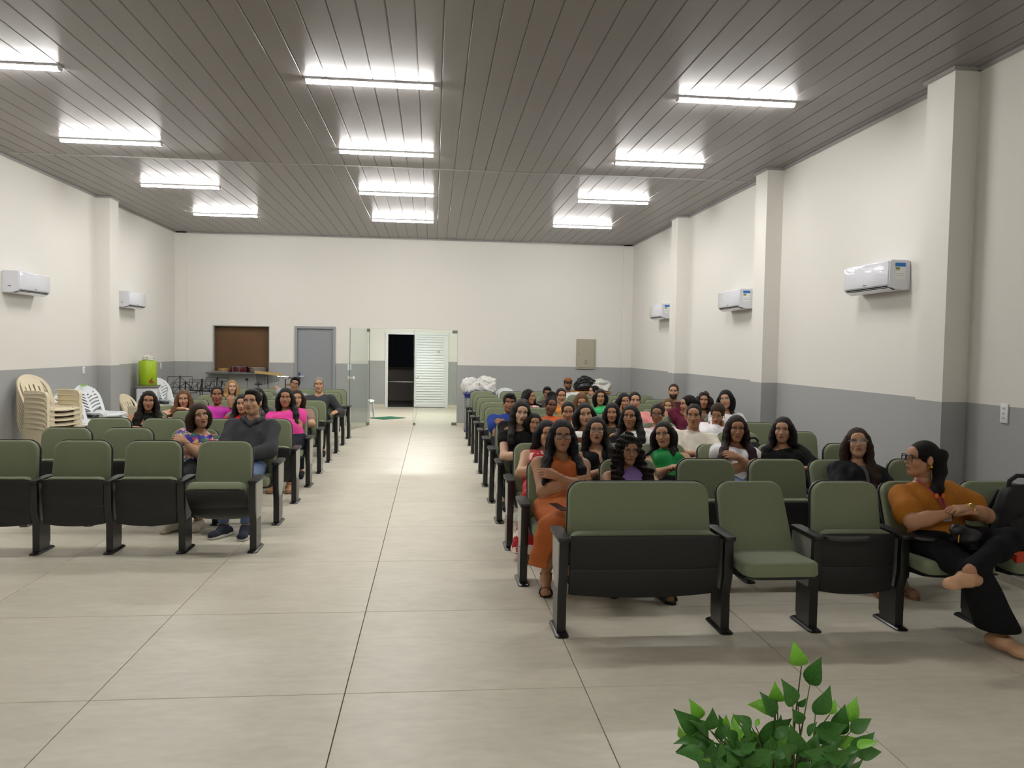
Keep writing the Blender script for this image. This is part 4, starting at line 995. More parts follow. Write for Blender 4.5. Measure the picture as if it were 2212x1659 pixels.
# ---- hands
def hand_prims(wr, dirn, palm, side, s, curl=.5, spread=1.0, point=None):
    """wr wrist, dirn towards the fingers, palm = palm normal, side = +1/-1 for which side the thumb leaves."""
    x = unit(dirn); z = -unit(palm-x*float(np.dot(palm, x))); y = np.cross(z, x)*side
    W = lambda a, b, c: wr+(x*a+y*b+z*c)*s
    pr = [C(wr-x*.03*s, W(.012, 0, 0), .0245*s, .021*s, k=.02)]
    ys = (-.030, -.010, .011, .031); Ls = (.052, .066, .072, .064)
    for i, (yy, L_) in enumerate(zip(ys, Ls)):
        kx = .082 if i else .076; kn = W(kx, yy, .004); pr.append(C(W(.012, yy*.45, 0), kn, .017*s, .0115*s, k=.018))
        c_ = curl*(1.0 if point is None or i != 3 else point); p = kn; a = c_*.55
        for j, (fr, rr) in enumerate(((.45, .0098), (.32, .0088), (.23, .0075))):
            d = np.array([math.cos(a), 0, -math.sin(a)]); sp = (yy*.25*spread); n_ = p+(x*d[0]+z*d[2]+y*sp*.9)*L_*fr*s; pr.append(C(p, n_, rr*s, rr*.92*s, k=.004)); p = n_; a += c_*.75
    t0, t1, t2, t3 = W(.018, .020, -.006), W(.046, .046, -.016), W(.070, .053, -.026*(1+curl)), W(.090, .050, -.034*(1+curl))
    pr += [C(t0, t1, .0165*s, .0125*s, k=.016), C(t1, t2, .0118*s, .010*s, k=.005), C(t2, t3, .010*s, .008*s, k=.005)]
    return pr
def ik(S, Wt, l1, l2, pole):
    d = Wt-S; L_ = np.linalg.norm(d)
    if L_ > (l1+l2)*.985: Wt = S+d/L_*(l1+l2)*.985; d = Wt-S; L_ = np.linalg.norm(d)
    u = d/L_; a = (l1*l1-l2*l2+L_*L_)/(2*L_); hh = math.sqrt(max(l1*l1-a*a, 0)); p = pole-u*float(pole@u)
    return S+u*a+unit(p)*hh, Wt
def shoe_prims(an, d, s, heel=0.0):
    """Foot or shoe: ankle point, direction of the toes on the floor."""
    d = unit(V(d[0], d[1], 0)); g = V(an[0], an[1], max(0.0, an[2]-.085-heel))
    return [C(g-d*.055*s+V(0, 0, .038+heel), g+d*.03*s+V(0, 0, .05+heel*.8), .034*s, .034*s), C(g+d*.02*s+V(0, 0, .045+heel*.7), g+d*.135*s+V(0, 0, .026), .036*s, .028*s, k=.03), E(g+d*.12*s+V(0, 0, .026), (.038*s, .038*s, .024*s), k=.03), C(an, g+V(0, 0, .05+heel), .036*s, .036*s, k=.03)]
PEOPLE = []
def person(label, seat, px, o):
    """seat = (x centre, y of the chair's foot tip); px = photo pixel of the head centre; o = options."""
    g = o.get; xs, yf = seat; male = g('male', False); s = g('s', 1.0)*(1.04 if male else 1.0); bulk = g('bulk', 1.0); child = g('child', False)
    near = yf < 6.2; mid = yf < 9.0
    hb, hh, hx, hd = (.0135, .0043, .0058, .0048) if near else ((.017, .0057, .0076, .0066) if mid else (.022, .0074, .0100, .0090))
    o['hh'] = hh; o['neckw'] = (1.08 if male else .86)*(.5+.5*bulk)
    hy = yf+g('hy', .27); hc = at(px[0], px[1], hy); lk = g('look', (0, 0, 0)); Rh = rot(lk[0]-math.degrees(math.atan2(hc[0], hc[1])), lk[1], lk[2])
    P = V(xs+g('px', 0), yf+g('py', .10), .525 if not child else .52)
    ty = g('tyaw', 0); nb = hc+Rh @ V(0, .03, -.118)*s+V(0, .022, -.062*s)
    o['neck_base'] = nb; up = unit(nb-P); L_ = np.linalg.norm(nb-P); lat = unit(np.cross(rot(ty)[:, 1], up)); fw = np.cross(lat, up); fw = fw if fw[1] < 0 else -fw; lat = unit(V(1, 0, 0)*1-up*up[0]) if not ty else lat
    if lat[0] < 0: lat = -lat
    T = lambda a, b, c: P+lat*a+fw*b+up*c          # lateral, forward, along spine (metres)
    B = np.stack([lat, -fw, up], 1); bs = bulk*s
    root = thing('person', label, 'person', (xs, yf+.1, 0))
    org = np.array([xs, yf+.1, 0.0])
    sw = g('sw', .182 if male else .160)*s*(.75+.25*bulk)
    sh = {q: T(q*sw, .0, L_-.055*s) for q in (-1, 1)}
    chest = [E(T(0, .0, .02), (.165*bs, .120*bs, .11*s), B, k=.05), E(T(0, .012, L_*.36), (.132*bs*g('waist', 1), .105*bs*g('waist', 1), .13*s), B, k=.06), E(T(0, .0, L_*.70), (.150*s*(.6+.4*bulk), .104*bs, .14*s), B, k=.05),
             C(sh[-1], sh[1], .050*s, .050*s, k=.04), C(T(-.03, -.01, L_-.01), T(-sw*.82, -.01, L_-.045*s), .036*s, .040*s, k=.03), C(T(.03, -.01, L_-.01), T(sw*.82, -.01, L_-.045*s), .036*s, .040*s, k=.03)]
    if not male and not child:
        for q in (-1, 1): chest.append(E(T(q*.066*s, .080*bs, L_*.66), np.array((.058, .050, .058))*s*(.5+.5*bulk)*g('bust', 1.0), B, k=.035))
    if g('belly'): chest.append(E(T(0, .06*bs, L_*.28), (.14*bs, .10*bs*g('belly'), .12*s), B, k=.05))
    neck = [C(nb+up*.0, hc+Rh @ V(0, .018, -.055)*s, .052*s*o['neckw'], .048*s*o['neckw'], k=.035)]
    l1, l2 = .27*s*g('armlen', 1), .235*s*g('armlen', 1); ar = .5+.5*bulk
    pose = g('pose', 'lap'); hands = {}; arms = {}; upper = {}; fore = {}
    for q in (-1, 1):
        ps = pose if isinstance(pose, str) else pose[0 if q < 0 else 1]; pole = lat*q*.8-fw*.3-up*.8; curl = .55; palm = -up; hdir = None
        if ps == 'lap': w_ = T(q*.035, .235, .06); pole = lat*q*.9-up*.6-fw*.3; hdir = fw*.5-lat*q*.8-up*.2; palm = -up*.7-fw*.4
        elif ps == 'cross': w_ = T(-q*.065, .175+.018*q, L_*.44+.012*q); pole = lat*q*.7-up*.8; hdir = -lat*q+fw*.05+up*.12; palm = -fw
        elif ps == 'rest': w_ = V(xs+q*.262, yf+.10, .655); pole = lat*q*.5-fw*.8-up*.4; hdir = V(0, -1, -.15); palm = V(0, 0, -1); curl = .35
        elif ps == 'chin': w_ = hc+Rh @ V(q*.025, -.10, -.165)*s; pole = lat*q*.6-up*.9+fw*.3; hdir = hc+Rh @ V(q*.02, -.085, -.06)*s-w_; palm = -fw; curl = .9
        elif ps == 'cheek': w_ = hc+Rh @ V(q*.075, -.05, -.15)*s; pole = lat*q*.9-up*.9+fw*.2; hdir = hc+Rh @ V(q*.065, -.055, -.02)*s-w_; palm = -fw*-.3-lat*q; curl = .6
        elif ps == 'behind': w_ = hc+V(q*.10, .05, .0)*s; pole = lat*q*.9+up*.9+fw*.1; hdir = -lat*q+V(0, .4, .1); palm = -fw; curl = .4
        elif ps == 'spread': w_ = T(q*(sw+.36), .02, L_-.16); pole = -up; hdir = lat*q-up*.2; palm = -up; curl = .5
        elif ps == 'thigh': w_ = T(q*.10, .24, .10); pole = lat*q*1.0-up*.5; hdir = fw*.9-lat*q*.3-up*.3; palm = -up; curl = .3
        else: w_ = P+lat*ps[0]+fw*ps[1]+up*ps[2]; pole = lat*q*(ps[3] if len(ps) > 3 else .8)-up*.6; hdir = None if len(ps) < 7 else lat*ps[4]+fw*ps[5]+up*ps[6]; palm = -up*.6-fw*.5
        e, w_ = ik(sh[q], w_, l1, l2, pole)
        up_r = .050*s*ar, .041*s*ar
        upper[q] = [C(sh[q], e, up_r[0], up_r[1], k=.035)]; mid_ = e+(w_-e)*.35
        fore[q] = [C(e, mid_, .041*s*ar, .040*s*ar, k=.03), C(mid_, w_, .040*s*ar, .0245*s, k=.03)]
        arms[q] = (sh[q], e, w_); hd_ = unit(hdir) if hdir is not None else unit(w_-e)
        th_side = 1.0 if q < 0 else -1.0
        hands[q] = hand_prims(w_, hd_*.75+unit(w_-e)*.25, palm, th_side*g('thumb', 1), s*.98, g('curl', curl))
    # legs
    leg = {}; foot = {}
    lg = g('legs', 'sit'); tl, cl = .40*s, .40*s
    for q in (-1, 1):
        hip = T(q*.088*bs, .02, -.0); kn = V(P[0]+q*(.105 if male else .085)+g('kx', 0), P[1]-tl*.97, .505*min(1, s)+.0); an = V(kn[0]+g('ax', 0)+q*.01, kn[1]+g('ay', .02), .085)
        if isinstance(lg, dict): kn, an = V(*lg[q][0]), V(*lg[q][1])
        if child: an = V(kn[0], kn[1]+.03, .2)
        th = .080*bs; leg[q] = [C(hip, kn, th, .056*s*ar, k=.03), C(kn, kn+(an-kn)*.3, .055*s*ar, .053*s*ar, k=.03), C(kn+(an-kn)*.3, an, .053*s*ar, .036*s, k=.03)]
        foot[q] = (an, V(lg[q][2][0], lg[q][2][1], 0) if isinstance(lg, dict) else V(q*.12, -1, 0))
    # one continuous skin mesh, in finer grids where the detail is
    acc = Acc(); prims = chest+neck+[p for q in (-1, 1) for p in upper[q]+fore[q]+leg[q]]
    gr = Grid.around(prims, hb, 0, .01); gr.add(prims); ncut = nb+(hc-nb)*.42; gr.clip(ncut, hc-nb); acc.add(*gr.mesh(), 0)
    make_head(acc, hc, Rh, s, o)
    for q in (-1, 1):
        gh = Grid.around(hands[q], hd, 0, .006); gh.add(hands[q]); acc.add(*gh.mesh(), 0)
    bare = g('shoe', 'flat') in ('sandal', 'slide', 'heel', 'bare')
    if bare:
        for q in (-1, 1):
            fp = shoe_prims(foot[q][0], foot[q][1], s*.95, g('heelh', .0)); d = unit(foot[q][1]); nrm = V(-d[1], d[0], 0)
            for k in range(5): b0 = V(foot[q][0][0], foot[q][0][1], .016+max(0.0, foot[q][0][2]-.085-g('heelh', .0)))+d*(.13-.012*abs(k-1.2))*s+nrm*(-.026+.013*k)*s; fp.append(C(b0, b0+d*(.034-.004*abs(k-1))*s, .0075*s, .0065*s, k=.004))
            gf = Grid.around(fp, hd*1.1, 0, .006); gf.add(fp); acc.add(*gf.mesh(), 0)
    smat = skin_mat(SK[g('skin', 'tan')]) if isinstance(g('skin', 'tan'), str) else skin_mat(g('skin'))
    acc.build('body', [smat, EYEW, IRIS, BROW, lip_mat(g('lips', (150, 84, 74))), mat('beard', (36, 27, 22), .8, bump=(200, .4))], root, org)
    # hair
    if g('hair'):
        st_, hcn = g('hair')[0], g('hair')[1]; ho = g('hair')[2] if len(g('hair')) > 2 else {}
        make_hair(st_, hc, Rh, s, hx, hair_mat(HC[hcn]), root, org, ho, len(PEOPLE)+1, chest+[p for q in (-1, 1) for p in upper[q]])
    # clothes
    top = g('top', {}); tn = top.get('name', 'blouse'); tm = top['m']; inf = top.get('t', .008); cut = top.get('neck', 'crew')
    tp = [p for p in chest]; sl_ = top.get('sleeve', .5); slv = sl_ if isinstance(sl_, tuple) else (sl_, sl_)
    for q, f_ in ((-1, slv[0]), (1, slv[1])):
        S_, e, w_ = arms[q]; lo = top.get('loose', .006)
        if f_ <= 0: continue
        if f_ <= 1: tp.append(C(S_, S_+(e-S_)*f_, .050*s*ar+lo*.6, (.050+(.041-.050)*f_)*s*ar+lo*1.6, k=.03))
        else:
            f2 = f_-1; tp.append(C(S_, e, .050*s*ar+lo*.5, .041*s*ar+lo, k=.03)); tp.append(C(e, e+(w_-e)*min(f2, .96), .042*s*ar+lo, (.042-.016*f2)*s+lo, k=.03))
        if top.get('puff'): tp.append(E(S_+(e-S_)*.25, np.array((.062, .062, .07))*s*ar, None, k=.02))
    if top.get('hood'):
        hp = []
        for q in (-1, 1):
            pts = [T(0, .128, L_-.085), T(q*.05, .105, L_-.03), T(q*.088, .035, L_+.005), T(q*.075, -.05, L_+.022), T(0, -.095, L_+.02)]
            hp += [C(pts[i], pts[i+1], (.012, .022, .030, .036)[i], (.022, .030, .036, .042)[i], k=.02) for i in range(4)]
        solid('hood', hp, .009, tm, root, org, .002)
    if top.get('collar'): tp += [C(T(-.05, .02, L_+.012), T(-.062, -.03, L_+.03), .016, .016, k=.012), C(T(.05, .02, L_+.012), T(.062, -.03, L_+.03), .016, .016, k=.012), C(T(-.062, -.03, L_+.03), T(.062, -.03, L_+.03), .018, .018, k=.02)]
    subs = []; clips = [(T(0, 0, top.get('hem', -.03)), -up)]
    nk = lambda a, b, c: T(a, b, L_+c)
    if cut == 'crew': subs.append(E(nk(0, .012, .022), np.array((.064, .070, .052))*s, B))
    elif cut == 'scoop': subs.append(E(nk(0, .045, .010), np.array((.085, .085, .085))*s, B))
    elif cut == 'wide': subs.append(E(nk(0, .03, .015), np.array((.125, .085, .075))*s, B))
    elif cut == 'high': subs.append(E(nk(0, .0, .05), np.array((.06, .06, .05))*s, B))
    elif cut == 'v':
        subs.append(E(nk(0, .012, .022), np.array((.066, .070, .05))*s, B)); subs += [C(nk(q * .045, .06, .03), nk(0, .115, -.15*top.get('deep', 1)), .03*s, .008*s) for q in (-1, 1)]; subs.append(C(nk(0, .07, .0), nk(0, .12, -.13*top.get('deep', 1)), .05*s, .008*s))
    elif cut == 'halter': subs += [E(nk(0, .0, .03), np.array((.05, .05, .04))*s, B), C(nk(0, .13, -.12), nk(0, .12, -.19), .016, .02)]
    if sl_ == 0 or slv[0] == 0: clips.append((T(-sw*top.get('strap', .86), 0, 0), -lat))
    if sl_ == 0 or slv[1] == 0: clips.append((T(sw*top.get('strap', .86), 0, 0), lat))
    if cut == 'oneshoulder':
        q = top.get('side', -1); clips.append((nk(q*.05, 0, .02), unit(up*.83-lat*q*.56*1.0)))
        subs.append(E(nk(0, .0, .04), np.array((.06, .06, .06))*s, B))
    if cut == 'halter': clips += [(nk(-.055, 0, .03), unit(up*.55-lat*.85)), (nk(.055, 0, .03), unit(up*.55+lat*.85))]
    if cut == 'offone':
        q = top.get('side', 1); clips.append((nk(q*.10, 0, -.035), unit(up*.93-lat*q*.3)))
    solid(tn, tp, .0075 if near else (.011 if mid else hb), tm, root, org, inf, clips, subs, .0016 if near or mid else 0, len(PEOPLE))
    for q, sm_ in top.get('sleeve_m', {}).items():
        S_, e, w_ = arms[q]; solid('sleeve', [C(S_, S_+(e-S_)*.9, .054*s*ar+.006, .047*s*ar+.008)], hb if not near else .0105, sm_, root, org, inf+.004, [(T(q*sw*.72, 0, 0), -lat*q)])
    if top.get('inner'):
        solid('inner_top', chest, hb, top['inner'], root, org, .003, [(T(0, 0, .05), -up)], [E(nk(0, .03, .012), np.array((.07, .07, .06))*s, B)])
    bot = g('bottom', {'m': cloth((30, 32, 38)), 'name': 'trousers'})
    ar_ = []
    if bot.get('kind', 'trousers') == 'trousers':
        tp = [chest[0]]+[p for q in (-1, 1) for p in leg[q]]; lw_ = bot.get('wide', .0)
        for q, fr_ in bot.get('short', {}).items(): a_, b_ = leg[q][2][1], leg[q][2][2]; tp = [p for p in tp if p is not leg[q][2]]+[C(a_, a_+(b_-a_)*fr_, leg[q][2][3], leg[q][2][4]+.008, k=.03)]
        if lw_: tp += [C(leg[q][1][1], leg[q][2][2], .055+lw_*.5, .05+lw_, k=.02) for q in (-1, 1) if q not in bot.get('short', {})]
        solid(bot.get('name', 'trousers'), tp, hb*1.15, bot['m'], root, org, .010, [(V(0, 0, bot.get('hemz', .11)), V(0, 0, -1)), (T(0, 0, .10), up)], (), .0016 if near or mid else 0, 5)
    else:
        k0, k1 = leg[-1][0][2], leg[1][0][2]; a0, a1 = leg[-1][2][2], leg[1][2][2]; km = (k0+k1)/2
        tp = [chest[0]]+[leg[q][0] for q in (-1, 1)]+[C(T(0, .03, .0), km, .09*bs, .065*s, k=.05), C(k0, k1, .062*s, .062*s, k=.04)]
        hemz = bot.get('hemz', .34); tp += bot.get('drape', [])
        for q, kk, aa in ((-1, k0, a0), (1, k1, a1)): tp.append(C(kk, V(aa[0]+q*.03, aa[1]+.0, -.08), .064*s, .10*s, k=.04))
        tp += [C(km+(kk-km)*f_, V((a0[0]+a1[0])/2+(aa[0]-(a0[0]+a1[0])/2)*f_, (a0[1]+a1[1])/2+(aa[1]-(a0[1]+a1[1])/2)*f_, -.08), .066*s, .10*s, k=.05) for kk, aa, f_ in ((k0, a0, 0), (k0, a0, .5), (k1, a1, .5))]; tp += [C(T(q*.05, .04, .01), km+(kk-km)*.5, .088*bs, .066*s, k=.05) for q, kk in ((-1, k0), (1, k1))]
        solid(bot.get('name', 'skirt'), tp, hb, bot['m'], root, org, .010, [(V(km[0], km[1], hemz), V(bot.get('slant', 0), 0, -1)), (T(0, 0, .10), up)], bot.get('subs', ()), .003 if near or mid else 0, 9)
    # shoes
    shk = g('shoe', 'flat')
    for q in (-1, 1):
        an, d = foot[q]; bz_ = max(0.0, an[2]-.085)
        if shk in ('flat', 'sneaker', 'dress'):
            fp = shoe_prims(an, d, s); m_ = g('shoem', cloth((34, 34, 38)))
            subs = [E(V(an[0], an[1], .13+bz_)+unit(d)*.015, (.04, .05, .05))] if shk == 'flat' else []
            o_ = solid('shoe', fp, .008 if near else (.011 if yf < 7.8 else .02), m_, root, org, .006, [(V(0, 0, (.085 if shk == 'flat' else .115)+bz_), V(0, 0, 1)), (V(0, 0, .002+bz_), V(0, 0, -1))], subs)
            if shk == 'sneaker':
                sp_ = [C(V(an[0], an[1], .014)-unit(d)*.06, V(an[0], an[1], .014)+unit(d)*.128, .047, .049, k=.02)]
                dd = unit(d); nn = V(-dd[1], dd[0], 0); lm = MB()
                for a_ in (.035, .055, .075, .095): lm.tube([tuple(V(an[0], an[1], .072-.35*(a_-.03)+.012*math.cos(t_*1.4))+dd*a_+nn*.030*t_-org) for t_ in (-1, -.5, 0, .5, 1)], .0035, 5)
                lm.build('laces', mat('lace grey', (150, 150, 154), .8), root, True)
                o2 = solid('sole', sp_, .008, mat('sole white', (206, 204, 196), .6), root, org, .002, [(V(0, 0, .030), V(0, 0, 1)), (V(0, 0, .001), V(0, 0, -1))])
        elif shk in ('sandal', 'slide', 'heel'):
            dd = unit(d); nn = V(-dd[1], dd[0], 0); gz = V(an[0], an[1], 0); mm = g('shoem', mat('sandal leather', (34, 22, 22), .5)); mb = MB()
            sole = [(-.07, .026), (-.05, .034), (.03, .034), (.09, .042), (.14, .04), (.17, .02), (.175, -.01), (.14, -.04), (.09, -.042), (.03, -.034), (-.05, -.034), (-.07, -.026)]
            hz = g('heelh', 0.0)
            def sz(a): return hz*max(0, min(1, (.10-a)/.12))
            tk = .022 if shk == 'slide' else .010
            mb.loft([[tuple(gz+dd*a+nn*b+V(0, 0, max(.001, sz(a)+.001 if z_ == 0 else sz(a)+tk))) for a, b in sole] for z_ in (0, 1)], True, True)
            if hz: mb.loft([[tuple(gz+dd*(-.045+x)+nn*y+V(0, 0, z_)) for x, y in ((-.018, -.018), (.018, -.018), (.018, .018), (-.018, .018))] for z_ in (.001, hz+.004)], True, True)
            for a, zz in ((.10, .056), (.125, .05)):
                mb.tube([tuple(gz+dd*(a+.004*math.cos(t))+nn*.044*math.cos(t)+V(0, 0, .012+zz*math.sin(t)*.95)) for t in np.linspace(.05, PI-.05, 9)], .0055 if shk != 'slide' else .012, 6)
            if shk != 'slide': mb.tube([tuple(V(an[0], an[1], .088+hz*.6)+dd*.041*math.sin(t)+nn*.041*math.cos(t)) for t in np.linspace(0, 2*PI, 15)], .005, 6)
            o_ = mb.build('shoe', mm, root, True); o_.data.transform(Matrix.Translation(-Vector(org)))
    # spectacles
    if g('glasses'):
        gm = mat('frame %d %d %d' % g('glasses'), g('glasses'), .3); mb = MB(); rx, rz, tk = g('gsize', (.024, .019, .0016)); Wd = lambda a, b, c: tuple(hc+Rh @ V(a, b, c)*s-org)
        fy = -.104; ex = g('gsq', 2.6)
        for sx in (-1, 1):
            ring = [Wd(sx*.032+rx*np.sign(math.cos(t))*abs(math.cos(t))**(2/ex), fy+.004*math.cos(t)*sx, .004+rz*np.sign(math.sin(t))*abs(math.sin(t))**(2/ex)) for t in np.linspace(0, 2*PI, 25)]
            mb.tube(ring, tk*s, 6); mb.tube([Wd(sx*(.032+rx), fy+.004, .010), Wd(sx*.070, fy+.03, .010), Wd(sx*.076, .012, .012), Wd(sx*.075, .03, -.006)], tk*s, 5)
        mb.tube([Wd(-.032+rx, fy, .008), Wd(0, fy-.003, .011), Wd(.032-rx, fy, .008)], tk*s, 5); gl = mb.build('spectacles', gm, root, True)
        mb = MB()
        for sx in (-1, 1):
            ring = [Wd(sx*.032+rx*.97*np.sign(math.cos(t))*abs(math.cos(t))**(2/ex), fy+.004*math.cos(t)*sx, .004+rz*.97*np.sign(math.sin(t))*abs(math.sin(t))**(2/ex)) for t in np.linspace(0, 2*PI, 24, endpoint=False)]
            mb.add(ring, [tuple(range(24))])
        mb.build('lens', LENS, gl)
    if g('earring'):
        for q in (-1, 1):
            c0 = hc+Rh @ V(q*.078, .010, -.045)*s-org; mb = MB(); k = g('earring'); mb.lathe([(.001, -k), (k*.7, -k*.6), (k, 0), (k*.7, k*.6), (.001, k)], tuple(c0), 18).build('earring', g('earm', GOLD), root, True)
    if g('cap'):
        cm = cloth((132, 84, 52)); W = lambda *p: hc+Rh @ V(*p)*s
        solid('cap', [E(W(0, .014, .045), np.array((.083, .1, .08))*s, Rh), ], hx, cm, root, org, .002, [(W(0, 0, .052), -(Rh @ V(0, .28, 1)))])
        solid('cap_brim', [E(W(0, -.115, .052), np.array((.068, .062, .012))*s, Rh)], hx, mat('brim', (44, 32, 28), .8), root, org, 0, [(W(0, -.075, 0), Rh @ V(0, 1, 0))])
    info = dict(root=root, hc=hc, Rh=Rh, T=T, L=L_, arms=arms, org=org, s=s, B=B, P=P, foot=foot, chest=chest); PEOPLE.append(info); return info
# ================================================================ the audience
SR = lambda j, i: ((RX(j, i)+RX(j, i+1))/2, RY(j))
SL = lambda j, i: ((LXs(j, i)+LXs(j, i+1))/2, LY(j))
BLKC = cloth((20, 20, 22)); JEAN = mat('denim', (92, 112, 146), .85, noise=(60, .15), bump=(200, .2)); DARKP = {'m': cloth((26, 27, 32)), 'name': 'trousers'}; JEANP = {'m': JEAN, 'name': 'jeans'}
NUDE = mat('nude leather', (202, 158, 122), .45)
def T_(name, m, **k): return dict(name=name, m=m, **k)
def front_row():
    x0 = (x_[3]+x_[4])/2; yf = RY(0)
    p = person('woman in a mustard top with black glasses and ponytail, legs crossed, front row', (x0, yf), (1991, 991), dict(
        skin='tan', bulk=1.18, hair=('pony', 'black', dict(len=.24, tail=(-.14, -.16, 0))), look=(-58, 2, 0), glasses=(18, 14, 16), gsize=(.027, .022, .003), gsq=4, earring=.020, hy=.25,
        top=T_('blouse', cloth((166, 104, 34)), sleeve=.62, loose=.022, neck='crew'), pose=((-.03, .27, .13, .9, 1, .15, -.05), (.06, .28, .145, .9, -1, .1, -.05)), curl=.35, py=.10,
        bottom={'m': cloth((22, 22, 25)), 'name': 'trousers', 'wide': .05, 'hemz': .13, 'short': {1: .8}}, shoe='flat', shoem=NUDE,
        legs={1: (tuple(at(2180, 1168, 4.30)), tuple(at(2092, 1236, 4.12)), (-1, -.25)), -1: (tuple(at(2105, 1240, 4.20)), (3.30, 4.17, .10), (.25, -1))}))
    T, L, org, s, root = p['T'], p['L'], p['org'], p['s'], p['root']
    def f0(a, b, c):
        q = T(a, b, c); fw_ = unit(T(0, 1, 0)-T(0, 0, 0))
        for _ in range(40):
            if min(float(ev(p_, q, .012)) for p_ in p['chest']) > .006: break
            q = q+fw_*.006
        return tuple(q-org)
    mb = MB(); mb.tube([f0(-.055, .03, L+.03), f0(-.05, .10, L-.03), f0(-.035, .155, L-.12), f0(-.01, .168, L-.20)], .006, 5); mb.tube([f0(.055, .03, L+.03), f0(.04, .10, L-.03), f0(.01, .155, L-.12), f0(-.01, .168, L-.20)], .006, 5)
    ly = mb.build('lanyard', mat('lanyard magenta', (150, 36, 72), .6), root, True)
    for a, b, c in ((-.035, .158, L-.115), (.012, .158, L-.115)): MB().lathe([(.001, -.018), (.011, -.012), (.011, .012), (.001, .018)], f0(a, b, c), 10).build('bead', mat('bead orange', (226, 110, 40), .4), ly, True)
    bq = np.array(f0(-.01, .16, L-.255))+V(0, -.006, 0); MB().bbox(bq[0]-.028, bq[0]+.028, bq[1]-.003, bq[1]+.003, bq[2]-.02, bq[2]+.022, .002, 1).build('badge', mat('badge card', (196, 198, 204), .5), ly)
    MB().tube([f0(-.01, .168, L-.20), tuple(bq+V(0, 0, .02))], .003, 5).build('clip', CHR, ly)
    for q, nm, r_ in ((-1, 'bracelet', .030), (1, 'watch', .031)):
        S, e, w = p['arms'][q]; u = unit(w-e); c = w-u*.018-org; a = unit(np.cross(u, (0, 0, 1))); b = np.cross(u, a)
        MB().tube([tuple(c+r_*(math.cos(t)*a+math.sin(t)*b)) for t in np.linspace(0, 2*PI, 21)], .004 if q < 0 else .006, 6).build(nm, GOLD, root, True)
        if q > 0: cc = c+V(0, -.02, .024); MB().lathe([(.001, -.006), (.019, -.005), (.02, .004), (.001, .006)], tuple(cc), 16, 'y').build('watch_face', GOLD, root, True)
front_row()
SEC = {-1: ((.86, 5.20, .50), (.815, 5.43, .145), (-.15, -1)), 1: ((1.06, 5.19, .50), (1.03, 5.66, .145), (.1, -1))}
OR = cloth((176, 96, 50))
person('woman in an orange sleeveless dress and glasses with folded arms, aisle seat', SR(1, 0), (1214, 941), dict(skin='tan', bulk=1.22, fat=1.08, hair=('long', 'black', dict(len=.36, front=(1, 1))), look=(6, 0, 0), glasses=(24, 20, 22), gsize=(.027, .018, .0018), gsq=3.2,
    top=T_('dress_bodice', OR, sleeve=0, neck='v', strap=.8), pose='cross', bottom={'kind': 'skirt', 'm': OR, 'name': 'dress_skirt', 'hemz': .21, 'slant': 0, 'subs': [E((.905, 5.30, .17), (.115, .36, .29))], 'drape': [C((.80, 5.24, .50), (.745, 5.42, .05), .07, .085, k=.05)]}, shoe='heel', heelh=.06, legs=SEC, lips=(150, 84, 80)))
person('curly-haired girl with thin round glasses and a lilac one-shoulder top', SR(1, 1), (1358, 972), dict(skin='tan', s=.94, hair=('curly', 'dark', dict(len=.34, front=(1, 1), vol=.006)), look=(16, -3, 0), glasses=(150, 128, 104), gsize=(.025, .023, .0009), gsq=2,
    top=T_('top', cloth((148, 120, 188)), sleeve=0, neck='oneshoulder', side=1, strap=1.0), pose='lap', bottom=JEANP, shoe='slide', shoem=BLK, legs={-1: ((1.42, 5.20, .49), (1.28, 5.40, .085), (-.1, -1)), 1: ((1.6, 5.19, .49), (1.60, 5.24, .085), (.2, -1))}))
person('woman in a black blazer with clear glasses looking up', SR(1, 4), (1853, 957), dict(skin='light', hair=('long', 'brown', dict(len=.38, front=(0, 1))), bust=.75, look=(3, 12, -4), glasses=(206, 190, 176), gsize=(.027, .023, .0013), gsq=2.2, px=.06,
    top=T_('blazer', cloth((30, 31, 36)), sleeve=1.95, neck='v', deep=1.5, t=.014, loose=.014, inner=cloth((112, 114, 120))), pose='lap', shoe='sandal', shoem=mat('tan leather', (176, 130, 96), .5)))
RF = pattern('red and white floral cloth', 'floral', [(176, 26, 38), (238, 220, 214), (236, 190, 180), (204, 60, 66)], 11, .8, width=.45)
person('woman in a red and white floral dress, aisle seat of third row', SR(2, 0), (1181, 937), dict(skin='light', hair=('long', 'black', dict(len=.30, front=(0, 1), part=.5)), look=(12, -2, 3), top=T_('dress_bodice', RF, sleeve=0, neck='scoop', strap=.86), pose='lap', kx=-.06,
    bottom={'kind': 'skirt', 'm': RF, 'name': 'dress_skirt', 'hemz': .06}, shoe='sandal', shoem=mat('tan leather', (0, 0, 0)), ax=-.04))
person('woman in a black V-neck dress with metal glasses', SR(2, 1), (1288, 930), dict(skin='light', hair=('long', 'dark', dict(len=.44, front=(0, 1), part=-.6)), look=(4, 4, 0), glasses=(96, 84, 92), gsize=(.026, .018, .0012), gsq=3, lips=(112, 40, 50), smile=-.6,
    top=T_('dress_bodice', BLKC, sleeve=0, neck='v', deep=1.25, strap=.9), pose='lap', bottom={'kind': 'skirt', 'm': BLKC, 'name': 'dress_skirt', 'hemz': .3}))
person('woman in a green one-shoulder top with dark bobbed hair', SR(2, 2), (1434, 939), dict(skin='light', bulk=1.25, fat=1.06, hair=('bob', 'dark', dict(len=.20, part=-.8)), look=(-12, 3, -7), lips=(140, 74, 74), top=T_('top', cloth((22, 128, 62), .6), sleeve=0, neck='oneshoulder', side=-1, strap=.98), pose='lap', bottom=DARKP))
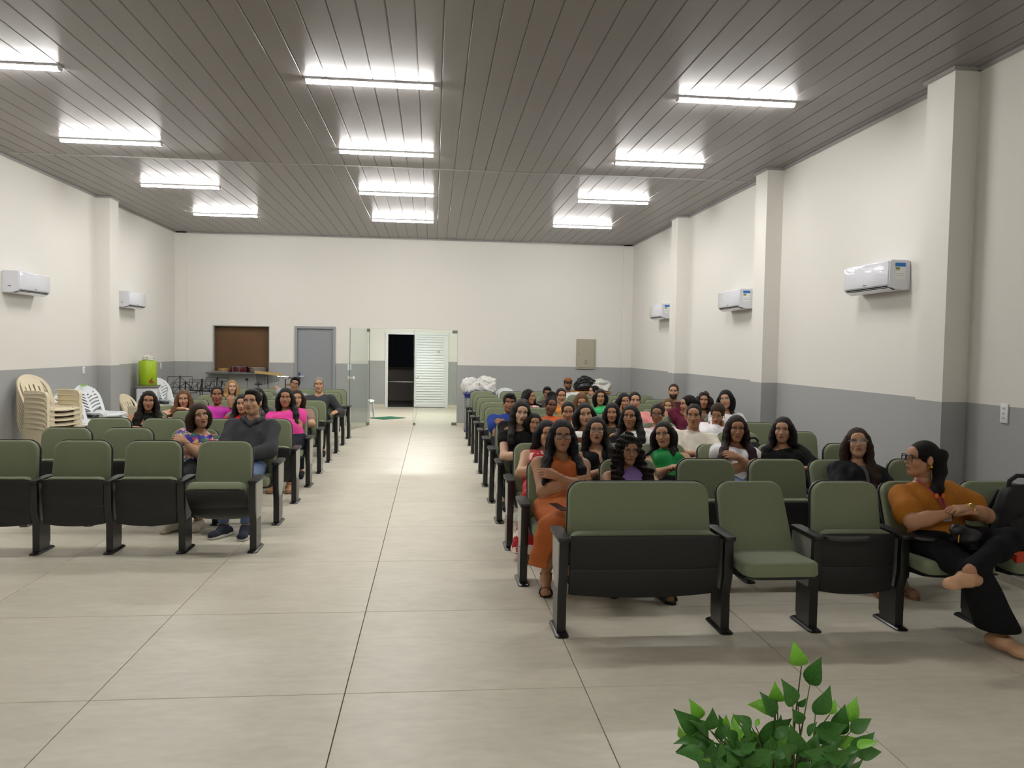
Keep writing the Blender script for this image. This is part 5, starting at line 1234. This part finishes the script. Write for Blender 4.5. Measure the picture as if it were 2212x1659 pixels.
person('woman in a white ruffled sleeveless top with long dark red hair', SR(2, 3), (1591, 926), dict(skin='tan', hair=('long', 'wine', dict(len=.38, front=(1, .7))), look=(9, -2, 0), px=.05, top=T_('top', cloth((226, 224, 226)), sleeve=.12, neck='scoop', loose=.02, puff=False), pose='cross', bottom=JEANP, lips=(150, 90, 84)))
person('woman in a black puff-sleeved blouse with drop earrings', SR(2, 4), (1691, 929), dict(skin='light', hair=('long', 'dark', dict(len=.36, front=(1, 0))), look=(-7, 2, 0), earring=.007, earm=mat('pearl', (226, 220, 208), .3), lips=(166, 80, 82), top=T_('blouse', BLKC, sleeve=.9, neck='wide', puff=True, loose=.02), pose='lap', bottom=DARKP))
# ---- fourth row
person('pale woman in a black cap-sleeve dress with long straight hair', SR(3, 0), (1125, 891), dict(skin='pale', hair=('long', 'dark', dict(len=.44, front=(1, 0))), look=(12, -4, 6), lips=(126, 40, 52), top=T_('dress_bodice', BLKC, sleeve=.22, neck='scoop'), pose='lap', bottom={'kind': 'skirt', 'm': BLKC, 'name': 'dress_skirt', 'hemz': .25}))
MAG = cloth((196, 30, 110))
person('small girl in a magenta dress beside the pale woman', (SR(3, 0)[0]+.225, RY(3)-.03), (1154, 914), dict(skin='tan', s=.82, child=True, hair=('long', 'black', dict(len=.17, front=(0, 0))), look=(8, -2, 4), smile=.6, top=T_('dress_bodice', MAG, sleeve=.1, neck='crew'), pose='thigh', bottom={'kind': 'skirt', 'm': MAG, 'name': 'dress_skirt', 'hemz': .40}, hy=.2))
person('woman in a white and brown striped shirt', SR(3, 1), (1264, 896), dict(skin='light', bulk=1.3, fat=1.08, hair=('bob', 'black', dict(len=.18, part=.3)), look=(6, 2, -6), top=T_('shirt', pattern('white and brown stripe', 'stripe', [(226, 222, 214), (112, 56, 36)], 9.5, .8, 2, .5), sleeve=.7, neck='crew', loose=.015), pose='lap', bottom=JEANP))
person('woman in a white print shirt with one mustard sleeve showing', SR(3, 2), (1362, 900), dict(skin=(164, 118, 88), bulk=1.3, fat=1.10, hair=('long', 'black', dict(len=.42, front=(1, 1))), look=(-9, 2, 0), smile=.3, top=T_('shirt', pattern('white dotted cloth', 'floral', [(230, 228, 226), (60, 60, 66), (222, 196, 150)], 26, .8, width=.16), sleeve=.8, neck='crew', loose=.015, sleeve_m={-1: cloth((206, 150, 40))}), pose='lap', bottom=JEANP))
mt = person('young man in a cream T-shirt with cropped hair', SR(3, 3), (1499, 898), dict(skin='tan', male=True, hair=('buzz', 'dark'), look=(-4, 0, 0), top=T_('t_shirt', cloth((220, 213, 198)), sleeve=.85, neck='crew', loose=.02), pose='lap', bottom=DARKP))
# ---- fifth row
person('person in a black shirt partly hidden behind the pale woman', SR(4, 0), (1128, 886), dict(skin='brown', male=True, hair=('short', 'black'), look=(10, 0, 0), hy=.2, px=-.03, top=T_('shirt', BLKC, sleeve=.95, neck='crew', loose=.015), pose='cross', bottom=DARKP))
person('woman with slicked-back hair behind the striped shirt', SR(4, 1), (1227, 890), dict(skin='tan', hair=('tied', 'black'), look=(2, -4, 0), eyes=.55, lips=(150, 74, 78), top=T_('blouse', cloth((110, 78, 78)), sleeve=.5, neck='scoop'), pose='lap', bottom=DARKP))
person('girl with long black wavy hair and a dark yellow-flowered top', SR(4, 2), (1322, 892), dict(skin='tan', s=.93, hair=('long', 'black', dict(len=.34, front=(1, 1), vol=.004)), look=(-2, 0, 0), lips=(160, 80, 76), top=T_('top', pattern('dark yellow floral', 'floral', [(40, 36, 30), (196, 168, 60), (110, 96, 40)], 20, .8, width=.3), sleeve=.3, neck='scoop'), pose='lap', bottom=DARKP))
person('woman in a pale pink blouse with dark-framed glasses', SR(4, 3), (1420, 895), dict(skin='brown', hair=('tied', 'black'), look=(-6, -2, 0), glasses=(52, 34, 28), gsize=(.026, .02, .0018), top=T_('blouse', cloth((224, 184, 192)), sleeve=.6, neck='crew', loose=.015), pose='lap', bottom=DARKP))
person('woman in a white blouse looking down with a hand raised', SR(4, 4), (1550, 894), dict(skin='tan', bulk=1.2, hair=('tied', 'brown', dict(vol=.006)), look=(-8, -22, 3), eyes=.3, earring=.008, lips=(150, 40, 52), px=.06, top=T_('blouse', cloth((228, 226, 226)), sleeve=.7, neck='v', loose=.025), pose=('chin', 'cheek'), bottom=DARKP))
# ---- sixth row
person('heavy-set man in a royal blue T-shirt, arms folded', SR(5, 0), (1101, 870), dict(skin='brown', male=True, bulk=1.3, fat=1.08, hair=('short', 'black', dict(fringe=True)), look=(4, 0, 0), top=T_('t_shirt', cloth((36, 62, 132)), sleeve=.5, neck='crew', loose=.02), pose='cross', bottom=DARKP))
person('woman in a rust orange top with a high curly bun', SR(5, 1), (1190, 876), dict(skin='dark', bulk=1.15, fat=1.06, hair=('bun', 'black'), look=(12, -2, 7), lips=(138, 70, 66), top=T_('top', cloth((190, 90, 44)), sleeve=.5, neck='crew'), pose='lap', bottom=DARKP))
person('woman in a salmon pink blazer with pulled-back hair', SR(5, 3), (1371, 866), dict(skin='light', hair=('tied', 'black'), look=(8, 0, 0), lips=(170, 54, 60), top=T_('blazer', cloth((216, 142, 138)), sleeve=1.95, neck='v', t=.012, loose=.014, inner=cloth((60, 60, 66))), pose='lap', bottom=DARKP))
person('woman in maroon turned in profile, hands at her hair', SR(5, 4), (1486, 874), dict(skin='tan', hair=('pony', 'black', dict(len=.3, vol=.006, tail=(-.06, -.16, 0))), look=(-62, 0, 0), top=T_('blouse', cloth((92, 28, 50)), sleeve=.38, neck='crew', loose=.015), pose=('cheek', 'cheek'), bottom=DARKP, px=.02))
person('woman with black shoulder-length hair and wire glasses at the row end', SR(5, 5), (1568, 863), dict(skin='light', bulk=1.15, fat=1.06, hair=('bob', 'black', dict(len=.22, vol=.006)), look=(-10, 3, -6), glasses=(150, 140, 134), gsize=(.026, .017, .0011), lips=(166, 84, 78), top=T_('blouse', cloth((222, 222, 226)), sleeve=.7, neck='scoop', loose=.02), pose='lap', bottom=DARKP))
# ---- seventh row
person('woman with golden brown hair bowing her head', SR(6, 2), (1256, 867), dict(skin='light', hair=('long', 'light', dict(len=.26, front=(1, 1))), look=(6, -20, 0), eyes=.3, top=T_('top', cloth((120, 84, 66)), sleeve=.5, neck='scoop'), pose='lap', bottom=DARKP))
person('dark-haired woman leaning her cheek on a hand, behind the pink blazer', SR(6, 3), (1349, 867), dict(skin='tan', hair=('long', 'black', dict(len=.2, front=(0, 0))), look=(14, -2, -4), px=.04, top=T_('top', cloth((40, 40, 46)), sleeve=.5, neck='crew'), pose=('cheek', 'lap'), bottom=DARKP))
person('girl with light brown hair resting her chin on a hand', SR(6, 4), (1444, 877), dict(skin='light', s=.88, hair=('long', 'light', dict(len=.22, front=(1, 1))), look=(-6, -3, 0), px=.08, top=T_('top', cloth((34, 34, 38)), sleeve=.6, neck='crew'), pose=('chin', 'lap'), bottom=DARKP))
person('smiling woman with wavy dark hair at the right end', SR(6, 5), (1521, 865), dict(skin='tan', hair=('curly', 'wine', dict(len=.24, front=(1, 1))), look=(-3, 0, 0), smile=1, lips=(160, 70, 66), top=T_('top', cloth((130, 116, 106)), sleeve=.5, neck='scoop'), pose='lap', bottom=DARKP))
# ---- further rows
person('girl in profile with long black hair and a pink check top', SR(7, 1), (1143, 857), dict(skin='tan', s=.95, hair=('long', 'black', dict(len=.26, front=(0, 1))), look=(56, 0, 0), top=T_('top', pattern('pink check', 'stripe', [(222, 150, 150), (240, 214, 210)], 30, .8, 0, .5), sleeve=.5, neck='scoop'), pose='lap', bottom=DARKP))
person('woman in an orange patterned top touching her face', SR(7, 2), (1212, 855), dict(skin='tan', hair=('tied', 'dark'), look=(10, -3, 0), px=-.06, top=T_('top', pattern('orange yellow print', 'floral', [(206, 130, 40), (232, 190, 80), (150, 80, 30)], 20, .8, width=.3), sleeve=.6, neck='crew'), pose=('lap', 'chin'), bottom=DARKP))
person('woman in a bright mint green T-shirt', SR(7, 3), (1297, 858), dict(skin='tan', bulk=1.12, hair=('long', 'dark', dict(len=.2, front=(0, 0))), look=(4, 0, 0), top=T_('t_shirt', cloth((62, 178, 108)), sleeve=.7, neck='crew', loose=.015), pose='lap', bottom=DARKP))
person('bearded man in a maroon shirt and grey hood, far right', SR(7, 5), (1455, 846), dict(skin='light', male=True, bulk=1.2, fat=1.06, hair=('buzz', 'brown'), beard='full', look=(-3, 0, 0), top=T_('sweatshirt', cloth((88, 34, 52)), sleeve=1.9, neck='crew', loose=.015), pose='lap', bottom=DARKP))
person('person with black hair almost hidden behind the high bun', SR(9, 2), (1182, 849), dict(skin='brown', s=.95, hair=('short', 'black'), look=(0, -8, 0), top=T_('top', cloth((70, 60, 60)), sleeve=.6, neck='crew'), pose='lap', bottom=DARKP))
person('bearded man in a brown cap and white T-shirt, last row', SR(10, 3), (1227, 830), dict(skin='brown', male=True, hair=('buzz', 'black'), cap=True, beard='full', look=(6, 0, 0), top=T_('t_shirt', cloth((214, 214, 214)), sleeve=.8, neck='crew', loose=.02), pose=('lap', 'spread'), bottom=DARKP))
person('woman in profile facing left with a hand at her cheek, last row', SR(10, 4), (1283, 846), dict(skin='light', hair=('tied', 'black'), look=(-66, 0, 0), top=T_('top', cloth((30, 30, 34)), sleeve=.6, neck='scoop'), pose=('lap', 'cheek'), bottom=DARKP))
# ---- left block
person('young man in a charcoal hooded sweatshirt, jeans and navy trainers', SL(1, 0), (545, 869), dict(skin='light', male=True, hair=('short', 'dark'), look=(-20, 6, 0), top=T_('hoodie', cloth((66, 67, 70)), sleeve=1.96, neck='crew', hood=True, t=.014, loose=.016), pose='lap', bottom=JEANP, shoe='sneaker', shoem=mat('navy mesh', (38, 42, 58), .8, bump=(300, .3)),
    legs={-1: ((-1.88, 7.22, .50), (-1.84, 7.14, .085), (-.55, -1)), 1: ((-1.62, 7.20, .50), (-1.645, 7.10, .085), (.02, -1))}))
FLB = pattern('violet blue floral cloth', 'floral', [(48, 24, 150), (226, 150, 170), (190, 60, 50), (220, 180, 130), (60, 110, 70), (48, 24, 150)], 17, .6, width=.55)
person('woman in a violet-blue floral blouse with a brown bob', SL(1, 1), (432, 898), dict(skin='light', hair=('bob', 'brown', dict(len=.17, vol=.006, part=-.3)), look=(12, 4, -10), lips=(136, 60, 66), top=T_('blouse', FLB, sleeve=.6, neck='scoop', loose=.018), pose='cross', bottom=DARKP, shoe='flat', shoem=mat('cream patent', (214, 204, 184), .25), ax=.0, legs={-1: ((-2.42, 7.20, .5), (-2.33, 7.36, .085), (-.5, -1)), 1: ((-2.2, 7.2, .5), (-2.14, 7.42, .085), (0, -1))}))
person('woman in a hot pink blouse with arms folded, aisle seat', SL(3, 0), (617, 859), dict(skin='tan', bulk=1.4, fat=1.12, hair=('long', 'black', dict(len=.32, front=(0, 1))), look=(-4, 0, 0), lips=(170, 84, 84), px=.03, top=T_('blouse', cloth((226, 70, 154)), sleeve=.4, neck='v', deep=.7, puff=True, loose=.012, hem=-.06), pose='cross', bottom={'m': cloth((26, 28, 40)), 'name': 'trousers'}, shoem=mat('tan leather', (0, 0, 0)), belly=1.0))
person('dark-haired woman in a red top hidden behind the hooded man', SL(3, 1), (524, 873), dict(skin='light', hair=('long', 'dark', dict(len=.3, front=(1, 1))), look=(-12, 0, 0), top=T_('top', cloth((186, 34, 46)), sleeve=.9, neck='crew', loose=.02), pose='lap', bottom=DARKP))
person('smiling woman in a black halter top with long straight hair', SL(3, 3), (321, 866), dict(skin='tan', hair=('long', 'dark', dict(len=.34, front=(1, 1))), look=(-2, -3, 4), smile=1, earring=.007, top=T_('halter_top', BLKC, sleeve=0, neck='halter', strap=.8), pose='lap', bottom=DARKP))
person('brown-haired woman mostly hidden behind the hot pink blouse', SL(4, 0), (641, 861), dict(skin='light', hair=('long', 'brown', dict(len=.24, front=(0, 0))), look=(4, 0, 0), top=T_('top', cloth((150, 120, 110)), sleeve=.6, neck='crew'), pose='lap', bottom=DARKP))
person('dark-haired woman in a grey patterned top behind the hooded man', SL(4, 1), (557, 857), dict(skin='tan', hair=('long', 'black', dict(len=.26, front=(0, 1))), look=(6, -4, 0), top=T_('top', pattern('grey floral', 'floral', [(58, 56, 58), (170, 166, 160), (120, 100, 96)], 22, .8, width=.3), sleeve=.7, neck='crew'), pose='lap', bottom=DARKP))
person('woman in a magenta V-neck with one hand raised', SL(4, 2), (469, 853), dict(skin='brown', bulk=1.3, fat=1.06, s=1.05, hair=('tied', 'dark'), look=(-2, 0, 0), lips=(160, 66, 70), top=T_('blouse', cloth((196, 60, 168)), sleeve=.7, neck='v', deep=1.2, loose=.018), pose=('lap', (.20, .16, .36, .9, 0, .2, 1)), bottom=DARKP))
person('woman with auburn hair in a black strappy top', SL(4, 3), (397, 862), dict(skin='light', hair=('long', 'light', dict(len=.28, front=(1, 1), part=-.6)), look=(-5, -2, 0), px=.08, smile=.5, lips=(170, 70, 76), top=T_('top', BLKC, sleeve=0, neck='v', strap=.7), pose=((-.0, .22, .26, .9, 1, .2, -.1), 'lap'), bottom=DARKP))
person('grey-haired man in a dark grey collared shirt, aisle seat', SL(6, 0), (689, 831), dict(skin='light', male=True, hair=('buzz', 'grey', dict(vol=.003)), look=(-3, 0, 0), smile=.4, top=T_('shirt', cloth((62, 64, 68)), sleeve=1.6, neck='v', deep=.4, collar=True, loose=.018), pose=('lap', 'rest'), bottom=DARKP))
person('man in a grey polo shirt and glasses, one arm behind his head', SL(7, 1), (637, 830), dict(skin='tan', male=True, hair=('short', 'black'), look=(-4, 2, 12), glasses=(50, 44, 42), gsize=(.026, .017, .0014), top=T_('polo_shirt', cloth((150, 152, 158)), sleeve=.4, neck='v', deep=.5, collar=True, loose=.014), pose=('behind', 'lap'), bottom=DARKP))
person('blonde woman in a white and burgundy striped shirt', SL(7, 3), (501, 836), dict(skin='pale', hair=('long', 'blond', dict(len=.26, front=(1, 1))), look=(6, 0, 0), lips=(176, 84, 88), top=T_('shirt', pattern('burgundy stripe', 'stripe', [(226, 218, 216), (110, 28, 46)], 42, .8, 0, .5), sleeve=.95, neck='v', collar=True, loose=.018), pose='lap', bottom=DARKP))
# ---- small things the audience has with it
ph = thing('mobile_phone', 'black mobile phone on the lap of the orange dress', 'phone', tuple(at(1208, 1095, 5.22)))
MB().bbox(-.035, .035, -.07, .07, -.004, .004, .003, 2).build('case', mat('phone black', (16, 16, 18), .2), ph, True); MB().box(-.031, .031, -.066, .066, .004, .0045).build('screen', mat('phone screen', (24, 22, 26), .08), ph)
ph.rotation_euler = (R(10), R(4), R(30))
def backpack(label, name, loc, s, rz, pocket=True):
    t = thing(name, label, 'bag', loc, rz); m = mat('black nylon', (17, 17, 19), .75, noise=(40, .1), bump=(200, .3)); o = np.array([0, 0, 0.])
    W = lambda *p: np.array(p, float)*s
    solid('main_body', [E(W(0, 0, .14), W(.165, .105, .15), k=.08), E(W(0, .01, .30), W(.15, .09, .14), k=.08), C(W(-.1, 0, .05), W(.1, 0, .05), .09*s, .09*s, k=.06)], .010, m, t, o, 0, [(W(0, 0, .0), V(0, 0, -1))], (), .002, 3)
    solid('front_pocket', [E(W(0, -.085, .16), W(.125, .05, .12), k=.05)], .010, m, t, o, 0, (), (), .002, 4)
    MB().tube([tuple(W(-.075, .02, .40)), tuple(W(-.07, .015, .455)), tuple(W(-.03, .01, .488)), tuple(W(.03, .01, .488)), tuple(W(.07, .015, .455)), tuple(W(.075, .02, .40))], .014*s, 8).build('handle', m, t, True)
    for q in (-1, 1): MB().tube([tuple(W(q*.09, .09, .38)), tuple(W(q*.12, .14, .25)), tuple(W(q*.11, .10, .06))], .014*s, 6).build('strap', m, t, True)
    MB().bbox(-.02*s, .02*s, -.139*s, -.131*s, .19*s, .215*s, .002, 1).build('patch', mat('patch grey', (96, 96, 98), .5), t)
backpack('black backpack with a loop handle on the front-row seat, far right', 'backpack', (3.76, 4.62, .455), 1.02, R(-8))
backpack('black bag on a fourth-row seat behind the white ruffled top', 'shoulder_bag', ((RX(3, 4)+RX(3, 5))/2+.04, RY(3)+.10, .455), .8, R(10))
rb = thing('red_box', 'small orange-red box on the seat beside the backpack', 'box', tuple(at(2204, 1222, 4.42)[:2])+(.455,)); MB().bbox(-.05, .06, -.03, .04, 0, .055, .003, 1).build('carton', mat('orange red card', (206, 70, 34), .5), rb); MB().box(-.0, .04, -.0315, -.0302, .025, .035).build('print', mat('print white', (230, 220, 214), .6), rb)
pc = thing('pouch', 'black pouch with a gold zip pull in the lap of the woman in mustard', 'bag', tuple(at(2075, 1150, 4.34)))
solid('pouch_body', [E((0.05, .0, -.03), (.12, .04, .06), rot(0, 0, 25), k=.03)], .009, mat('black leather', (24, 24, 27), .4, bump=(20, .4)), pc, np.zeros(3), 0, (), (), .004, 6); MB().bbox(-.045, -.035, -.045, -.038, -.05, -.005, .002, 1).build('zip_pull', GOLD, pc)
# ================================================================ potted plant in the foreground
PY0 = 2.1
pl = thing('potted_plant', 'leafy green artificial plant in a pot in the right foreground', 'plant', (1.03, PY0, 0))
po = np.array([1.03, PY0, 0.0])
MB().lathe([(.0, .0), (.11, .0), (.115, .01), (.15, .30), (.162, .30), (.162, .335), (.145, .335), (.14, .30), (.001, .29)], n=32).build('pot', mat('white ceramic pot', (208, 204, 196), .4), pl, True)
MB().lathe([(.138, .285), (.1, .30), (.001, .305)], n=24).build('soil', mat('dark soil', (52, 40, 30), .95, bump=(40, .8)), pl)
LD = mat('dark green leaf', (64, 116, 46), .42, noise=(14, .25), spec=.4, sss=.05); LB = mat('young bright green leaf', (128, 196, 62), .45, noise=(14, .15), sss=.1)
STM = mat('plant stem', (92, 110, 52), .6); STB = mat('woody stem', (74, 60, 40), .7)
def leaf_mesh(m, seed):
    """Pointed oval leaf, base at origin, tip at +x (length 1), folded along the midrib; 2 sheets thick."""
    r_ = np.random.default_rng(seed); n = 9; vs, fs = [], []; curl = r_.uniform(.04, .16); fold = r_.uniform(.06, .16); tw = r_.uniform(-.25, .25)
    for k in range(n+1):
        t = k/n; w_ = .29*math.sin(PI*t**.78)**1.0*(1-.35*t*t) if 0 < t < 1 else 0; zc = curl*math.sin(PI*t)-.10*t*t
        for q in (-1, -.5, 0, .5, 1):
            vs.append((t, q*w_, zc+fold*abs(q)*w_*2+tw*q*w_*t+.012*math.sin(9*t+q)))
    for k in range(n):
        for q in range(4): a = k*5+q; fs.append((a, a+1, a+6, a+5))
    o = MB().add(vs, fs); N = len(o.v); o.add([(x, y, z-.008) for x, y, z in vs], [f[::-1] for f in fs])
    ob = o.build('leaf', m, None, 2); d = ob.data; bpy.data.objects.remove(ob); return d
LM = {'d': [leaf_mesh(LD, k) for k in range(4)], 'b': [leaf_mesh(LB, 10+k) for k in range(3)]}
def leaf(base, tip, kind, roll):
    d = tip-base; L_ = np.linalg.norm(d); x = d/L_; toc = unit(np.array([0, 0, CAMH])-base); z = unit(toc-x*(toc@x)); y = np.cross(z, x)
    c_, s_ = math.cos(roll), math.sin(roll); z2 = z*c_+y*s_; y2 = np.cross(z2, x)
    o = link('leaf', random.choice(LM[kind]), pl); b = base-po
    o.matrix_local = Matrix(((x[0]*L_, y2[0]*L_, z2[0]*L_, b[0]), (x[1]*L_, y2[1]*L_, z2[1]*L_, b[1]), (x[2]*L_, y2[2]*L_, z2[2]*L_, b[2]), (0, 0, 0, 1)))
CP = lambda u, v, Y: at(1420+u*.24412, 1360+v*.24412, Y)
LEAVES = [(1275, 320, 1205, 112, 'b'), (1350, 490, 1445, 250, 'd'), (1200, 680, 1115, 445, 'd'), (1060, 640, 1040, 475, 'b'), (1045, 725, 808, 652, 'b'), (1035, 780, 918, 548, 'd'), (1398, 755, 1537, 513, 'd'), (1525, 750, 1578, 615, 'b'),
 (1600, 930, 1658, 670, 'd'), (1695, 820, 1764, 597, 'b'), (1706, 905, 1895, 785, 'd'), (1703, 1075, 1928, 918, 'd'), (1740, 1095, 1993, 1082, 'd'), (1640, 1230, 1785, 1085, 'd'), (1390, 925, 1690, 848, 'd'), (880, 970, 1210, 800, 'd'), (1290, 825, 1200, 712, 'd'),
 (1235, 1100, 1190, 860, 'd'), (1350, 1160, 1410, 915, 'd'), (1440, 1160, 1622, 978, 'd'), (885, 985, 752, 890, 'b'), (835, 865, 688, 752, 'd'), (868, 855, 903, 783, 'b'), (620, 870, 606, 757, 'b'), (695, 855, 676, 752, 'b'), (590, 955, 555, 765, 'd'), (465, 890, 495, 706, 'd'),
 (365, 805, 292, 622, 'b'), (365, 895, 155, 714, 'd'), (335, 945, 216, 838, 'b'), (238, 965, 188, 862, 'b'), (450, 1000, 320, 925, 'd'), (485, 1035, 167, 1068, 'd'), (440, 1190, 380, 1075, 'b'), (705, 1005, 590, 890, 'd'), (740, 1085, 1040, 1000, 'd'), (1010, 1165, 670, 1195, 'd'), (920, 1205, 555, 1150, 'd'),
 (1245, 680, 1320, 612, 'd'), (1500, 1000, 1380, 880, 'd'), (1030, 950, 1180, 860, 'd'), (960, 1100, 860, 960, 'd'), (1120, 1180, 1060, 980, 'd'), (640, 1120, 520, 1010, 'd'), (1560, 1210, 1480, 1060, 'd'), (1300, 1240, 1250, 1060, 'd'), (830, 1230, 700, 1080, 'd'), (1480, 1240, 1540, 1150, 'b'), (560, 1230, 470, 1120, 'd'), (760, 960, 820, 830, 'd'), (520, 960, 640, 840, 'd'), (1180, 1000, 1040, 880, 'd')]
hub = po+V(0, 0, .31); stems = []
for i, (u0, v0, u1, v1, kd) in enumerate(LEAVES):
    Y = PY0+random.uniform(-.10, .10)*(1 if v0 > 700 else .5); b = CP(u0, v0, Y); t = CP(u1, v1, Y+random.uniform(-.035, .02)); leaf(b, t, kd, random.uniform(-.6, .6)); stems.append(b)
for k in range(46):                                    # leaves filling the crown
    u0, v0 = random.uniform(330, 1780), random.uniform(930, 1235); an_ = random.uniform(0, 2*PI); ln_ = random.uniform(150, 250)
    Y = PY0+random.uniform(-.14, .14); b = CP(u0, v0, Y); t = CP(u0+ln_*math.cos(an_), v0-ln_*abs(math.sin(an_))*.8, Y+random.uniform(-.04, .04)); leaf(b, t, 'd' if random.random() < .84 else 'b', random.uniform(-.9, .9))
    if k % 2: stems.append(b)
for k in range(34):
    u0, v0 = random.uniform(380, 1700), random.uniform(1060, 1260); an_ = random.uniform(0, 2*PI); ln_ = random.uniform(150, 240)
    Y = PY0-random.uniform(.06, .2); b = CP(u0, v0, Y); t = CP(u0+ln_*math.cos(an_), v0-ln_*abs(math.sin(an_))*.7, Y+random.uniform(-.05, .03)); leaf(b, t, 'd', random.uniform(-.9, .9))
for k in range(95):                                    # the rest of the bush, down to the pot
    a = random.uniform(0, 2*PI); rr = .24*math.sqrt(random.random()); zz = random.uniform(.34, .60-.5*rr); b = po+V(rr*math.cos(a), rr*math.sin(a)*.9, zz)
    d = unit(V(math.cos(a)+random.uniform(-.5, .5), math.sin(a)+random.uniform(-.5, .5), random.uniform(-.3, .7))); leaf(b, b+d*random.uniform(.05, .085), 'd' if random.random() < .85 else 'b', random.uniform(-1.2, 1.2))
    if k % 3 == 0: stems.append(b)
for b in stems:
    h0 = hub+V(random.uniform(-.05, .05), random.uniform(-.05, .05), 0); m1 = h0+(b-h0)*.45+V(0, 0, .05)
    MB().tube([tuple(q-po) for q in (h0, m1, h0+(b-h0)*.8+V(0, 0, .02), b)], [.0035, .0028, .002, .0014], 5).build('stem', STB if random.random() < .4 else STM, pl, True)
